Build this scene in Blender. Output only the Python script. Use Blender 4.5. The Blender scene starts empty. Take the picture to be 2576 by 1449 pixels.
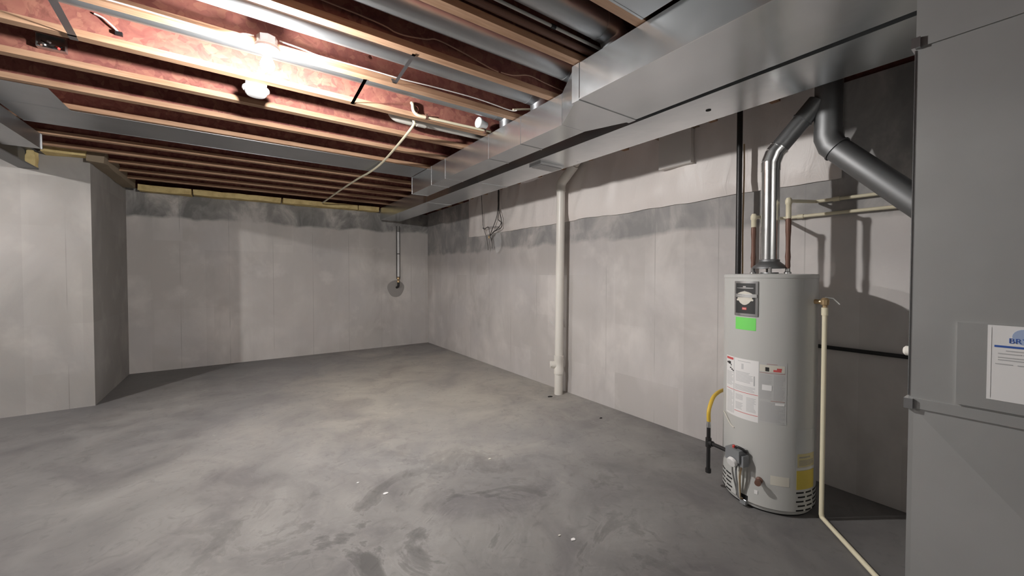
import bpy, bmesh, math, random
from mathutils import Vector, Matrix, noise
random.seed(7)
PI = math.pi
S = bpy.context.scene
C = S.collection

# ------------------------------------------------------------------ camera, world, exposure
cam_d = bpy.data.cameras.new('camera')
cam = bpy.data.objects.new('camera', cam_d); C.objects.link(cam)
cam.location = (0, 0, 1.45)
cam.rotation_euler = (math.radians(90 - 1.2), 0, math.radians(-35.078))
cam_d.sensor_fit = 'HORIZONTAL'; cam_d.sensor_width = 36
cam_d.lens = 36 * 984 / 2576
cam_d.shift_y = -13.9 / 2576
cam_d.clip_start = 0.02
S.camera = cam
w = bpy.data.worlds.new('world'); S.world = w; w.use_nodes = True
w.node_tree.nodes['Background'].inputs[0].default_value = (0.9, 0.95, 1, 1)
w.node_tree.nodes['Background'].inputs[1].default_value = 0.02
S.view_settings.view_transform = 'Standard'; S.view_settings.look = 'None'
S.view_settings.gamma = 1; S.view_settings.use_curve_mapping = False
S.view_settings.exposure = 1.22
BULB_STRENGTH = 2550.0

# ------------------------------------------------------------------ materials
def mat(name, col, rough=0.6, metal=0.0, spec=0.5):
    m = bpy.data.materials.new(name); m.use_nodes = True
    b = m.node_tree.nodes['Principled BSDF']
    b.inputs['Base Color'].default_value = (*col, 1)
    b.inputs['Roughness'].default_value = rough
    b.inputs['Metallic'].default_value = metal
    b.inputs['Specular IOR Level'].default_value = spec
    return m
class G:                                   # small node-graph helper
    def __init__(s, m):
        s.t = m.node_tree; s.b = s.t.nodes['Principled BSDF']
    def n(s, kind, **kw):
        x = s.t.nodes.new(kind)
        for k, v in kw.items():
            if k.startswith('i_'): x.inputs[k[2:].replace('_', ' ')].default_value = v
            else: setattr(x, k, v)
        return x
    def l(s, a, b): s.t.links.new(a, b)
    def pos(s, scale=(1, 1, 1), off=(0, 0, 0)):
        g = s.n('ShaderNodeNewGeometry'); mp = s.n('ShaderNodeMapping')
        mp.inputs['Scale'].default_value = scale; mp.inputs['Location'].default_value = off
        s.l(g.outputs['Position'], mp.inputs['Vector']); return mp.outputs[0]
    def noise(s, vec, scale, detail=4, rough=0.55, dist=0.0):
        x = s.n('ShaderNodeTexNoise'); x.inputs['Scale'].default_value = scale
        x.inputs['Detail'].default_value = detail; x.inputs['Roughness'].default_value = rough
        x.inputs['Distortion'].default_value = dist
        s.l(vec, x.inputs['Vector']); return x.outputs['Fac']
    def ramp(s, fac, stops):
        r = s.n('ShaderNodeValToRGB'); e = r.color_ramp.elements
        while len(e) < len(stops): e.new(0.5)
        for k, (p, c) in enumerate(stops):
            e[k].position = p; e[k].color = (*c, 1) if len(c) == 3 else c
        s.l(fac, r.inputs[0]); return r.outputs[0]
    def mix(s, fac, a, b, mode='MIX'):
        x = s.n('ShaderNodeMix', data_type='RGBA', blend_type=mode)
        if isinstance(fac, (int, float)): x.inputs[0].default_value = fac
        else: s.l(fac, x.inputs[0])
        for i, v in ((6, a), (7, b)):
            if isinstance(v, tuple): x.inputs[i].default_value = (*v, 1)
            else: s.l(v, x.inputs[i])
        return x.outputs[2]
    def math(s, op, a, b=0.0, clamp=False):
        x = s.n('ShaderNodeMath', operation=op, use_clamp=clamp)
        for i, v in ((0, a), (1, b)):
            if isinstance(v, (int, float)): x.inputs[i].default_value = v
            else: s.l(v, x.inputs[i])
        return x.outputs[0]
    def bump(s, h, strength=0.3, dist=0.01):
        x = s.n('ShaderNodeBump'); x.inputs['Strength'].default_value = strength
        x.inputs['Distance'].default_value = dist
        s.l(h, x.inputs['Height']); s.l(x.outputs[0], s.b.inputs['Normal'])
    def col(s, c): s.l(c, s.b.inputs['Base Color'])
    def rough(s, r): s.l(r, s.b.inputs['Roughness'])
def g3(v): return (v, v, v)

def concrete(name, axis, base, band_z=None, panel=0.61, band_dark=0.62, seed=0.0):
    m = mat(name, base, 0.8, 0, 0.3); g = G(m)
    v = g.pos(off=(seed, seed * 1.7, seed * 0.3))
    vs = g.pos(scale=(1, 1, 0.55), off=(seed, seed, 0))
    big = g.noise(v, 0.9, 3); mid = g.noise(vs, 1.5, 5, 0.58, 0.5); fine = g.noise(v, 38, 3)
    sep = g.n('ShaderNodeSeparateXYZ'); g.l(g.pos(), sep.inputs[0])
    along = sep.outputs[axis]; z = sep.outputs['Z']
    wn = g.n('ShaderNodeTexWhiteNoise', noise_dimensions='2D')
    cmb = g.n('ShaderNodeCombineXYZ')
    g.l(g.math('FLOOR', g.math('DIVIDE', g.math('ADD', along, 10.17 + seed), panel)), cmb.inputs[0])
    g.l(g.math('FLOOR', g.math('DIVIDE', z, 1.83)), cmb.inputs[1])
    g.l(cmb.outputs[0], wn.inputs[0])
    c = g.ramp(mid, [(0.30, tuple(x * 0.70 for x in base)), (0.5, tuple(x * 0.97 for x in base)), (0.70, tuple(min(1, x * 1.2) for x in base))])
    c = g.mix(g.ramp(big, [(0.38, g3(0)), (0.66, g3(0.75))]), c, (base[0] * 0.86, base[1] * 0.87, base[2] * 0.9))
    tone = g.math('ADD', g.math('MULTIPLY', wn.outputs[0], 0.11), 0.945)
    tn = g.n('ShaderNodeCombineColor')
    for i in range(3): g.l(tone, tn.inputs[i])
    c = g.mix(1.0, c, tn.outputs[0], 'MULTIPLY')
    # ghosts of smaller form boards
    w2 = g.n('ShaderNodeTexWhiteNoise', noise_dimensions='2D'); cm2 = g.n('ShaderNodeCombineXYZ')
    g.l(g.math('FLOOR', g.math('DIVIDE', g.math('ADD', along, 10.3 + seed), 0.37)), cm2.inputs[0])
    g.l(g.math('FLOOR', g.math('DIVIDE', g.math('ADD', z, 0.12), 0.52)), cm2.inputs[1]); g.l(cm2.outputs[0], w2.inputs[0])
    gm = g.math('MULTIPLY', w2.outputs[0], g.ramp(g.noise(v, 1.1, 3), [(0.42, g3(0)), (0.58, g3(1))]))
    c = g.mix(gm, c, tuple(x * 0.84 for x in base))
    c = g.mix(g.ramp(g.noise(g.pos(off=(2, seed, 5)), 1.9, 4, 0.6), [(0.56, g3(0)), (0.72, g3(0.45))]), c, tuple(min(1, x * 1.22) for x in base))
    # pour joints between form boards: narrow dark seams every panel
    fr = g.math('FRACT', g.math('DIVIDE', g.math('ADD', along, 10.17 + seed), panel))
    seam = g.math('LESS_THAN', g.math('ABSOLUTE', g.math('SUBTRACT', fr, 0.5)), 0.007)
    seam = g.math('MULTIPLY', seam, g.ramp(g.noise(v, 1.6, 2), [(0.42, g3(0)), (0.6, g3(0.55))]))
    c = g.mix(seam, c, tuple(x * 0.55 for x in base))
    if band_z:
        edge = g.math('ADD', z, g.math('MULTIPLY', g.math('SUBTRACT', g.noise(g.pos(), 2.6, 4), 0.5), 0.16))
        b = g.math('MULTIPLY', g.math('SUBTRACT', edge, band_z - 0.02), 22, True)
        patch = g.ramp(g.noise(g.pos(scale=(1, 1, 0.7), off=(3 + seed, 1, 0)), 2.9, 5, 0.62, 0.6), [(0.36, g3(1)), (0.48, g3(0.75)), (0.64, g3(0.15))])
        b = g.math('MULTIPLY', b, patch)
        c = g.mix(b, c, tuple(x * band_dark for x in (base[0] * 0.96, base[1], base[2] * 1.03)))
    g.col(c)
    h = g.math('ADD', g.math('MULTIPLY', fine, 0.25), g.math('MULTIPLY', mid, 0.8))
    h = g.math('SUBTRACT', h, g.math('MULTIPLY', seam, 0.5))
    g.bump(h, 0.25, 0.012)
    return m
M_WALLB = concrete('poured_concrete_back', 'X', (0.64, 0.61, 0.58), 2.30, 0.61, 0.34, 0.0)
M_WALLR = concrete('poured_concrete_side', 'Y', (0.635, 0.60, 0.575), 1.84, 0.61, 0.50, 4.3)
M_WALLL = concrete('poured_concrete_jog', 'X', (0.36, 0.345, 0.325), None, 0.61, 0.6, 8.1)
M_WALLX = mat('poured_concrete_plain', (0.22, 0.215, 0.21), 0.85)

def floor_mat():
    m = mat('worn_concrete_floor', (0.4, 0.385, 0.37), 0.55, 0, 0.4); g = G(m)
    v = g.pos(); vd = g.pos(scale=(1, 0.75, 1), off=(2.3, 0.4, 0))
    big = g.noise(vd, 0.55, 4, 0.55, 0.4); mid = g.noise(v, 1.7, 6, 0.6, 0.9); fine = g.noise(v, 9, 5, 0.62, 1.6)
    c = g.ramp(mid, [(0.30, (0.285, 0.27, 0.265)), (0.50, (0.40, 0.385, 0.365)), (0.72, (0.47, 0.455, 0.43))])
    c = g.mix(g.ramp(big, [(0.40, g3(0.0)), (0.68, g3(0.6))]), c, (0.30, 0.30, 0.31))
    c = g.mix(g.ramp(fine, [(0.30, g3(0.40)), (0.46, g3(0.0))]), c, (0.22, 0.21, 0.205))
    c = g.mix(g.ramp(g.noise(g.pos(off=(9, 2, 0)), 6.5, 5, 0.6, 1.9), [(0.62, g3(0)), (0.74, g3(0.30))]), c, (0.58, 0.55, 0.50))
    # dusty pale middle, ragged damp grey round it; light falloff painted into both
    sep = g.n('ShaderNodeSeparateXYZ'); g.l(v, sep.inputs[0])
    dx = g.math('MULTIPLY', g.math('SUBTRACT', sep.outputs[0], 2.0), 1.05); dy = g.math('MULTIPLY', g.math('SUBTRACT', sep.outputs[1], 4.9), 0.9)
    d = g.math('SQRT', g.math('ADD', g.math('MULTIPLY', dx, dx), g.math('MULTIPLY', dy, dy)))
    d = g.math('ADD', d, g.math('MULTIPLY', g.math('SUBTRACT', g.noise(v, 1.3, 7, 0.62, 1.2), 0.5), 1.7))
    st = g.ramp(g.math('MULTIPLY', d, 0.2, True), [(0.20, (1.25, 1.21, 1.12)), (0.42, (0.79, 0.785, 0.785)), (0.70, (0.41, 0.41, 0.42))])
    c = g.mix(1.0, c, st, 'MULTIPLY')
    # flaking, swirled old coating in the trodden area nearest the furnace
    fx = g.math('SUBTRACT', sep.outputs[0], 0.75); fy = g.math('SUBTRACT', sep.outputs[1], 1.6)
    fd = g.math('SQRT', g.math('ADD', g.math('MULTIPLY', fx, fx), g.math('MULTIPLY', fy, fy)))
    fm = g.ramp(g.math('ADD', g.math('MULTIPLY', fd, 0.5), g.math('MULTIPLY', g.math('SUBTRACT', g.noise(v, 2, 4), 0.5), 0.5)), [(0.36, g3(1)), (0.90, g3(0))])
    sw = g.noise(g.pos(off=(4, 7, 0)), 1.9, 9, 0.66, 0.8)
    fl = g.ramp(sw, [(0.38, g3(0.56)), (0.455, g3(0.84)), (0.475, g3(1.10)), (0.52, g3(0.98)), (0.70, g3(1.08))])
    c = g.mix(fm, c, g.mix(1.0, c, fl, 'MULTIPLY'))
    g.col(c)
    g.rough(g.math('ADD', g.math('MULTIPLY', mid, 0.25), 0.42))
    g.bump(g.math('ADD', g.math('MULTIPLY', fine, 0.5), g.math('MULTIPLY', mid, 0.8)), 0.18, 0.01)
    return m
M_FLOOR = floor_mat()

def osb(name, c1, c2, c3):
    m = mat(name, c2, 0.7, 0, 0.25); g = G(m)
    v = g.pos(); vn = g.n('ShaderNodeTexNoise'); vn.inputs['Scale'].default_value = 7
    g.l(v, vn.inputs['Vector'])
    wv = g.n('ShaderNodeVectorMath', operation='ADD')
    sc = g.n('ShaderNodeVectorMath', operation='SCALE'); sc.inputs['Scale'].default_value = 0.10
    g.l(vn.outputs['Color'], sc.inputs[0]); g.l(v, wv.inputs[0]); g.l(sc.outputs[0], wv.inputs[1])
    vo = g.n('ShaderNodeTexVoronoi'); vo.inputs['Scale'].default_value = 24; g.l(wv.outputs[0], vo.inputs['Vector'])
    sp = g.n('ShaderNodeSeparateColor'); g.l(vo.outputs['Color'], sp.inputs[0])
    sm = g.noise(wv.outputs[0], 9, 4, 0.6, 1.2)
    f = g.math('ADD', g.math('MULTIPLY', sp.outputs[0], 0.32), g.math('MULTIPLY', sm, 0.7))
    c = g.ramp(f, [(0.25, c1), (0.5, c2), (0.78, c3)])
    c = g.mix(g.ramp(g.noise(wv.outputs[0], 14, 4, 0.6, 1.5), [(0.32, g3(0.5)), (0.44, g3(0))]), c, tuple(x * 0.5 for x in c2))
    g.col(c); g.bump(sp.outputs[1], 0.25, 0.004)
    return m
M_OSB = osb('strand_board_web', (0.20, 0.068, 0.062), (0.275, 0.107, 0.084), (0.37, 0.168, 0.12))
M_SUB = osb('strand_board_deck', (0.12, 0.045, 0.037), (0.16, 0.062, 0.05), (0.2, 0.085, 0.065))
def lumber(name, c1, c2, sc=(0.7, 9, 9)):
    m = mat(name, c1, 0.65, 0, 0.3); g = G(m)
    f = g.noise(g.pos(scale=sc), 5, 5, 0.6, 0.4)
    c = g.ramp(f, [(0.3, c2), (0.55, c1), (0.8, tuple(min(1, x * 1.15) for x in c1))])
    c = g.mix(g.ramp(g.noise(g.pos(), 3, 3), [(0.4, g3(0)), (0.7, g3(0.35))]), c, (c2[0], c2[1] * 0.9, c2[2] * 0.8))
    g.col(c); return m
M_FLANGE = lumber('sawn_flange_lumber', (0.46, 0.29, 0.185), (0.33, 0.19, 0.115))
M_SILL = lumber('sill_lumber', (0.34, 0.26, 0.19), (0.22, 0.16, 0.12), (4, 0.7, 9))
def galv(name, c, rough, spang=0.05, metal=0.92):
    m = mat(name, c, rough, metal, 0.5); g = G(m)
    a = g.noise(g.pos(), 7, 4); b2 = g.noise(g.pos(off=(5, 5, 5)), 2.2, 4, 0.6)
    cc = g.mix(g.ramp(b2, [(0.35, g3(0)), (0.7, g3(0.7))]), c, tuple(x * 0.84 for x in c)); g.col(cc)
    g.rough(g.math('ADD', rough - spang, g.math('MULTIPLY', a, spang * 2)))
    g.bump(b2, 0.10, 0.02)
    return m
M_DUCT = galv('galvanised_sheet', (0.72, 0.745, 0.76), 0.25)
M_DUCTR = galv('galvanised_round_pipe', (0.46, 0.48, 0.50), 0.38)
M_PAN = galv('dull_galvanised_pan', (0.40, 0.41, 0.42), 0.42)
M_PLEN = galv('galvanised_plenum', (0.58, 0.585, 0.575), 0.34, 0.05, 0.6)
M_FLUE = galv('bright_vent_pipe', (0.72, 0.73, 0.73), 0.20)
M_FLUED = galv('dull_vent_pipe', (0.27, 0.275, 0.28), 0.52)
M_CLEAT = mat('cleat_steel', (0.70, 0.71, 0.72), 0.25, 0.95)
M_STRAP = mat('strap_steel', (0.42, 0.43, 0.45), 0.35, 0.9)
M_BEAM = mat('grey_primed_steel', (0.16, 0.16, 0.165), 0.5, 0.2)
M_PVC = mat('white_pvc', (0.80, 0.77, 0.71), 0.35)
M_PVCG = mat('greyish_pvc', (0.52, 0.50, 0.46), 0.45)
M_CPVC = mat('cream_cpvc', (0.76, 0.70, 0.52), 0.4)
M_BLACK = mat('black_iron', (0.025, 0.024, 0.024), 0.38, 0.2)
M_BLACKP = mat('black_plastic', (0.012, 0.012, 0.013), 0.45)
M_YEL = mat('yellow_coating', (0.72, 0.48, 0.06), 0.45)
M_STEEL = mat('plain_steel', (0.55, 0.55, 0.54), 0.35, 0.9)
M_COPPER = mat('oxidised_copper', (0.17, 0.088, 0.064), 0.5, 0.25)
M_TAN = mat('tan_tube', (0.55, 0.38, 0.22), 0.5)
M_BRASS = mat('brass', (0.58, 0.42, 0.24), 0.35, 0.8)
M_WHITE = mat('white_plastic', (0.80, 0.80, 0.80), 0.45)
M_CERAM = mat('white_lampholder', (0.82, 0.80, 0.77), 0.4)
M_WIREW = mat('white_cable', (0.80, 0.79, 0.76), 0.5)
M_WIREB = mat('dark_cable', (0.045, 0.04, 0.04), 0.5)
M_WIREBR = mat('brown_cable', (0.42, 0.24, 0.17), 0.6)
M_RED = mat('red_plastic', (0.55, 0.05, 0.04), 0.45)
M_REDPR = mat('red_print', (0.62, 0.10, 0.10), 0.5)
M_INK = mat('black_print', (0.03, 0.03, 0.03), 0.5)
M_GREYPR = mat('grey_fine_print', (0.46, 0.46, 0.46), 0.55)
M_GREYPL = mat('pale_fine_print', (0.58, 0.58, 0.58), 0.55)
M_PAPER = mat('white_label_paper', (0.80, 0.79, 0.78), 0.5)
M_PAPERG = mat('clear_backed_label', (0.52, 0.52, 0.51), 0.4)
M_CREAM = mat('cream_label', (0.66, 0.63, 0.55), 0.5)
M_GREEN = mat('fluorescent_green_sticker', (0.19, 0.74, 0.14), 0.55)
M_YLAB = mat('yellow_energy_label', (0.60, 0.47, 0.08), 0.5)
M_BLUE = mat('blue_print', (0.05, 0.12, 0.42), 0.5)
M_BLUEL = mat('pale_blue_print', (0.38, 0.47, 0.66), 0.5)
M_TANK = mat('grey_enamel_jacket', (0.52, 0.52, 0.50), 0.33, 0, 0.5)
M_TANKL = mat('light_enamel_panel', (0.60, 0.61, 0.58), 0.35)
M_VALVE = mat('valve_grey', (0.27, 0.28, 0.29), 0.4, 0.3)
M_DARK = mat('dark_opening', (0.01, 0.01, 0.01), 0.8)
M_CHROME = mat('chrome_trim', (0.7, 0.7, 0.7), 0.22, 0.9)
M_YINS = mat('yellow_fibreglass', (0.62, 0.49, 0.22), 0.95)
G(M_YINS).col(G(M_YINS).ramp(G(M_YINS).noise(G(M_YINS).pos(), 9, 4), [(0.3, (0.60, 0.45, 0.20)), (0.6, (0.80, 0.64, 0.31))]))
M_BINS = mat('brown_batt_paper', (0.30, 0.24, 0.17), 0.9)
M_MORTAR = mat('dark_mortar_patch', (0.17, 0.15, 0.145), 0.9)
M_DRYW = mat('off_white_board', (0.74, 0.71, 0.68), 0.7)
def blanket_mat():
    m = mat('white_vinyl_facing', (0.74, 0.685, 0.655), 0.42, 0, 0.4); g = G(m)
    g.col(g.mix(g.ramp(g.noise(g.pos(scale=(1, 1, 0.4)), 2.0, 4), [(0.35, g3(0)), (0.7, g3(0.5))]), (0.84, 0.79, 0.76), (0.74, 0.68, 0.645)))
    g.bump(g.noise(g.pos(scale=(1, 1, 0.35)), 9, 4, 0.6, 0.8), 0.6, 0.014)
    return m
M_BLANKET = blanket_mat()
def clear_mat(name, tint=(0.9, 0.92, 0.93)):
    m = mat(name, tint, 0.08); b = m.node_tree.nodes['Principled BSDF']
    b.inputs['Alpha'].default_value = 0.17; b.inputs['Specular IOR Level'].default_value = 0.8
    return m
M_CLEAR = clear_mat('clear_plastic')
def glow(name, k):
    m = mat(name, (1, 1, 1), 0.3); e = m.node_tree.nodes['Principled BSDF']
    e.inputs['Emission Color'].default_value = (1.0, 0.97, 0.945, 1)
    e.inputs['Emission Strength'].default_value = k
    return m
M_BULB = glow('lit_bulb_dome', BULB_STRENGTH); M_BULB2 = glow('lit_bulb_dome_far', BULB_STRENGTH * 0.87)
M_NECK = glow('lit_bulb_neck', 110.0)

# ------------------------------------------------------------------ geometry helpers
def BM(): return bmesh.new()
def box(bm, x0, x1, y0, y1, z0, z1):
    vs = [bm.verts.new(p) for p in ((x0, y0, z0), (x1, y0, z0), (x1, y1, z0), (x0, y1, z0), (x0, y0, z1), (x1, y0, z1), (x1, y1, z1), (x0, y1, z1))]
    for f in ((3, 2, 1, 0), (4, 5, 6, 7), (0, 1, 5, 4), (1, 2, 6, 5), (2, 3, 7, 6), (3, 0, 4, 7)): bm.faces.new([vs[i] for i in f])
    return vs
def hexa(bm, lo, hi):
    vs = [bm.verts.new(p) for p in list(lo) + list(hi)]
    for f in ((3, 2, 1, 0), (4, 5, 6, 7), (0, 1, 5, 4), (1, 2, 6, 5), (2, 3, 7, 6), (3, 0, 4, 7)): bm.faces.new([vs[i] for i in f])
def tube(bm, pts, r, seg=12, caps=True):
    pts = [Vector(p) for p in pts]; n = len(pts)
    rs = r if isinstance(r, (list, tuple)) else [r] * n
    tang = []
    for i in range(n):
        a = (pts[i] - pts[i - 1]).normalized() if i else None
        b = (pts[i + 1] - pts[i]).normalized() if i < n - 1 else None
        tang.append((a + b).normalized() if a is not None and b is not None and (a + b).length > 1e-6 else (b if a is None else a))
    t = tang[0]; u = t.orthogonal().normalized(); rings = []
    for i in range(n):
        t2 = tang[i]; u = (u - t2 * u.dot(t2))
        u = u.normalized() if u.length > 1e-6 else t2.orthogonal().normalized()
        v = t2.cross(u); k = 1.0
        if 0 < i < n - 1:
            cs = (pts[i + 1] - pts[i]).normalized().dot((pts[i] - pts[i - 1]).normalized())
            k = 1.0
        rings.append([bm.verts.new(pts[i] + (u * math.cos(2 * PI * j / seg) + v * math.sin(2 * PI * j / seg)) * rs[i] * k) for j in range(seg)])
    for i in range(n - 1):
        for j in range(seg):
            bm.faces.new((rings[i][j], rings[i][(j + 1) % seg], rings[i + 1][(j + 1) % seg], rings[i + 1][j]))
    if caps:
        bm.faces.new(rings[0][::-1]); bm.faces.new(rings[-1])
def smooth_path(pts, sub=6):
    P = [Vector(p) for p in pts]; out = []
    for i in range(len(P) - 1):
        p0 = P[max(i - 1, 0)]; p1 = P[i]; p2 = P[i + 1]; p3 = P[min(i + 2, len(P) - 1)]
        for k in range(sub):
            t = k / sub
            out.append(0.5 * ((2 * p1) + (p2 - p0) * t + (2 * p0 - 5 * p1 + 4 * p2 - p3) * t * t + (3 * p1 - p0 - 3 * p2 + p3) * t ** 3))
    out.append(P[-1]); return out
def arc_corner(a, b, c, rad, n=5):
    a, b, c = Vector(a), Vector(b), Vector(c)
    d1 = (a - b).normalized(); d2 = (c - b).normalized()
    p0 = b + d1 * rad; p2 = b + d2 * rad
    return [((1 - t) ** 2) * p0 + 2 * (1 - t) * t * b + t * t * p2 for t in [i / n for i in range(n + 1)]]
def bent(pts, rad, n=5):
    out = [Vector(pts[0])]
    for i in range(1, len(pts) - 1): out += arc_corner(pts[i - 1], pts[i], pts[i + 1], rad, n)
    out.append(Vector(pts[-1])); return out
def lathe(bm, prof, seg=32, o=(0, 0, 0), axis=(0, 0, 1)):
    ax = Vector(axis).normalized(); q = Vector((0, 0, 1)).rotation_difference(ax); o = Vector(o); rings = []
    for r, z in prof:
        if r < 1e-6: rings.append([bm.verts.new(o + q @ Vector((0, 0, z)))])
        else: rings.append([bm.verts.new(o + q @ Vector((r * math.cos(2 * PI * j / seg), r * math.sin(2 * PI * j / seg), z))) for j in range(seg)])
    for a, b in zip(rings, rings[1:]):
        for j in range(seg):
            k = (j + 1) % seg
            if len(a) == 1 and len(b) == 1: continue
            if len(a) == 1: bm.faces.new((a[0], b[k], b[j]))
            elif len(b) == 1: bm.faces.new((a[j], a[k], b[0]))
            else: bm.faces.new((a[j], a[k], b[k], b[j]))
def prism(bm, poly, o, ux, uy, nz, depth):
    o, ux, uy, nz = Vector(o), Vector(ux), Vector(uy), Vector(nz)
    a = [bm.verts.new(o + ux * x + uy * y) for x, y in poly]
    b = [bm.verts.new(o + ux * x + uy * y + nz * depth) for x, y in poly]
    n = len(a)
    bm.faces.new(a[::-1]); bm.faces.new(b)
    for i in range(n): bm.faces.new((a[i], a[(i + 1) % n], b[(i + 1) % n], b[i]))
def W(o):
    p = Vector((0, 0, 0))
    while o is not None: p = p + o.location; o = o.parent
    return p
def obj(name, bm, m, parent=None, bevel=0.0, smooth=True, ang=35, seg=2):
    if bevel > 0:
        bmesh.ops.bevel(bm, geom=[e for e in bm.edges if len(e.link_faces) == 2 and e.calc_face_angle(0) > 0.5], offset=bevel, segments=seg, affect='EDGES', profile=0.5)
    bmesh.ops.recalc_face_normals(bm, faces=bm.faces[:])
    if parent is not None: bmesh.ops.translate(bm, verts=bm.verts[:], vec=-W(parent))
    me = bpy.data.meshes.new(name); bm.to_mesh(me); bm.free()
    me.materials.append(m)
    if smooth:
        me.shade_smooth(); me.set_sharp_from_angle(angle=math.radians(ang))
    o = bpy.data.objects.new(name, me); C.objects.link(o)
    if parent is not None: o.parent = parent
    return o
def tag(o, label=None, cat=None, group=None, kind=None):
    if label: o['label'] = label
    if cat: o['category'] = cat
    if group: o['group'] = group
    if kind: o['kind'] = kind
    return o
def thing(name, label, cat, loc, group=None):
    o = bpy.data.objects.new(name, None); C.objects.link(o); o.location = loc; o.empty_display_size = 0.1
    return tag(o, label, cat, group)
def struct(name, bm, m, **k):
    o = obj(name, bm, m, **k); o['kind'] = 'structure'; return o
def one(name, bm, m, label, cat, group=None, **k): return tag(obj(name, bm, m, **k), label, cat, group)
def text_mesh(name, body, size, m, mw, parent=None, ext=0.0004):
    cu = bpy.data.curves.new(name, 'FONT'); cu.body = body; cu.size = size; cu.extrude = ext
    cu.align_x = 'LEFT'; cu.align_y = 'CENTER'; cu.resolution_u = 3
    t = bpy.data.objects.new(name, cu); C.objects.link(t)
    bpy.context.view_layer.update()
    me = bpy.data.meshes.new_from_object(t.evaluated_get(bpy.context.evaluated_depsgraph_get()))
    bpy.data.objects.remove(t); bpy.data.curves.remove(cu)
    me.transform(mw)
    if parent is not None: me.transform(Matrix.Translation(-W(parent)))
    me.materials.clear(); me.materials.append(m)
    o = bpy.data.objects.new(name, me); C.objects.link(o)
    if parent is not None: o.parent = parent
    return o

# ------------------------------------------------------------------ setting
XR, YB, ZJ, ZD = 3.31, 7.82, 2.72, 3.02      # side wall face, back wall face, joist underside, deck underside
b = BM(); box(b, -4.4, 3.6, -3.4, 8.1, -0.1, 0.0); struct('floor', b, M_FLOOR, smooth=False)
b = BM(); box(b, -4.4, 3.6, -3.4, 8.1, ZD, ZD + 0.03); struct('ceiling', b, M_SUB, smooth=False)
b = BM(); box(b, XR, 3.6, -3.4, 8.1, 0, 2.72); struct('wall_right', b, M_WALLR, smooth=False)
b = BM(); box(b, -1.3, XR, YB, 8.1, 0, 2.70); struct('wall_back', b, M_WALLB, smooth=False)
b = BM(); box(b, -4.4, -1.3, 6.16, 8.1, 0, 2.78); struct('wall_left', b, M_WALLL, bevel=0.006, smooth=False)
b = BM(); box(b, -4.4, -4.2, -3.4, 6.16, 0, ZD); struct('wall_far_left', b, M_WALLX, smooth=False)
b = BM(); box(b, -4.2, XR, -3.4, -3.2, 0, ZD); struct('wall_rear', b, M_WALLX, smooth=False)
b = BM(); box(b, 3.33, 3.6, -3.4, 8.1, 2.72, ZD); struct('trim_1', b, M_SUB, smooth=False)
b = BM(); box(b, -1.3, 3.33, 7.84, 8.1, 2.70, ZD); struct('trim_2', b, M_SUB, smooth=False)
b = BM(); box(b, -4.4, -1.33, 6.3, 8.1, 2.78, ZD); struct('trim_3', b, M_SUB, smooth=False)

# ------------------------------------------------------------------ wooden I-joists
def web_plate(bm, x0, x1, y0, y1, z0, z1, hole=None):
    if not hole: box(bm, x0, x1, y0, y1, z0, z1); return
    hx, hz, r = hole; s = r * 1.5
    box(bm, x0, hx - s, y0, y1, z0, z1); box(bm, hx + s, x1, y0, y1, z0, z1)
    zl, zh = max(z0, hz - s), min(z1, hz + s)
    if zl > z0: box(bm, hx - s, hx + s, y0, y1, z0, zl)
    if zh < z1: box(bm, hx - s, hx + s, y0, y1, zh, z1)
    n = 16; rings = []
    for y in (y0, y1):
        inner, outer = [], []
        for j in range(n):
            a = 2 * PI * j / n + PI / 4; c, q = math.cos(a), math.sin(a); k = s / max(abs(c), abs(q))
            inner.append(bm.verts.new((hx + r * c, y, hz + r * q)))
            outer.append(bm.verts.new((hx + k * c, y, min(zh, max(zl, hz + k * q)))))
        rings.append((inner, outer))
    for j in range(n):
        k = (j + 1) % n
        for inn, out in rings: bm.faces.new((inn[j], inn[k], out[k], out[j]))
        bm.faces.new((rings[0][0][j], rings[0][0][k], rings[1][0][k], rings[1][0][j]))
JLAB = {
 -5: 'wooden I-joist along the near edge of the sheet metal pan by the wide trunk',
 -4: 'wooden I-joist between a round duct and the sheet metal pan by the wide trunk',
 -3: 'dim wooden I-joist with a copper pipe running beside it',
 -2: 'wooden I-joist with a brown cable drooping along its shaded web',
 -1: 'bright wooden I-joist that carries the bare bulb lampholder and a white cable',
 0: 'brightly lit orange I-joist behind the bare bulb with cream tubing on it',
 1: 'wooden I-joist with a metal electrical box on its shaded web behind the smoke detector',
 2: 'wooden I-joist with a dark web, second one beyond the smoke detector',
 3: 'wooden I-joist along the near edge of the long grey sheet metal pan',
 4: 'wooden I-joist mostly hidden above the far edge of the long grey pan',
 5: 'first dark wooden I-joist beyond the long grey sheet metal pan',
 6: 'second dark wooden I-joist beyond the long grey sheet metal pan',
 7: 'third dark wooden I-joist beyond the long grey sheet metal pan',
 8: 'fourth dark wooden I-joist beyond the long grey sheet metal pan',
 9: 'last wooden I-joist, next to the yellow insulation of the back wall'}
def JY(k): return 3.12 + 0.455 * k
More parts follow.
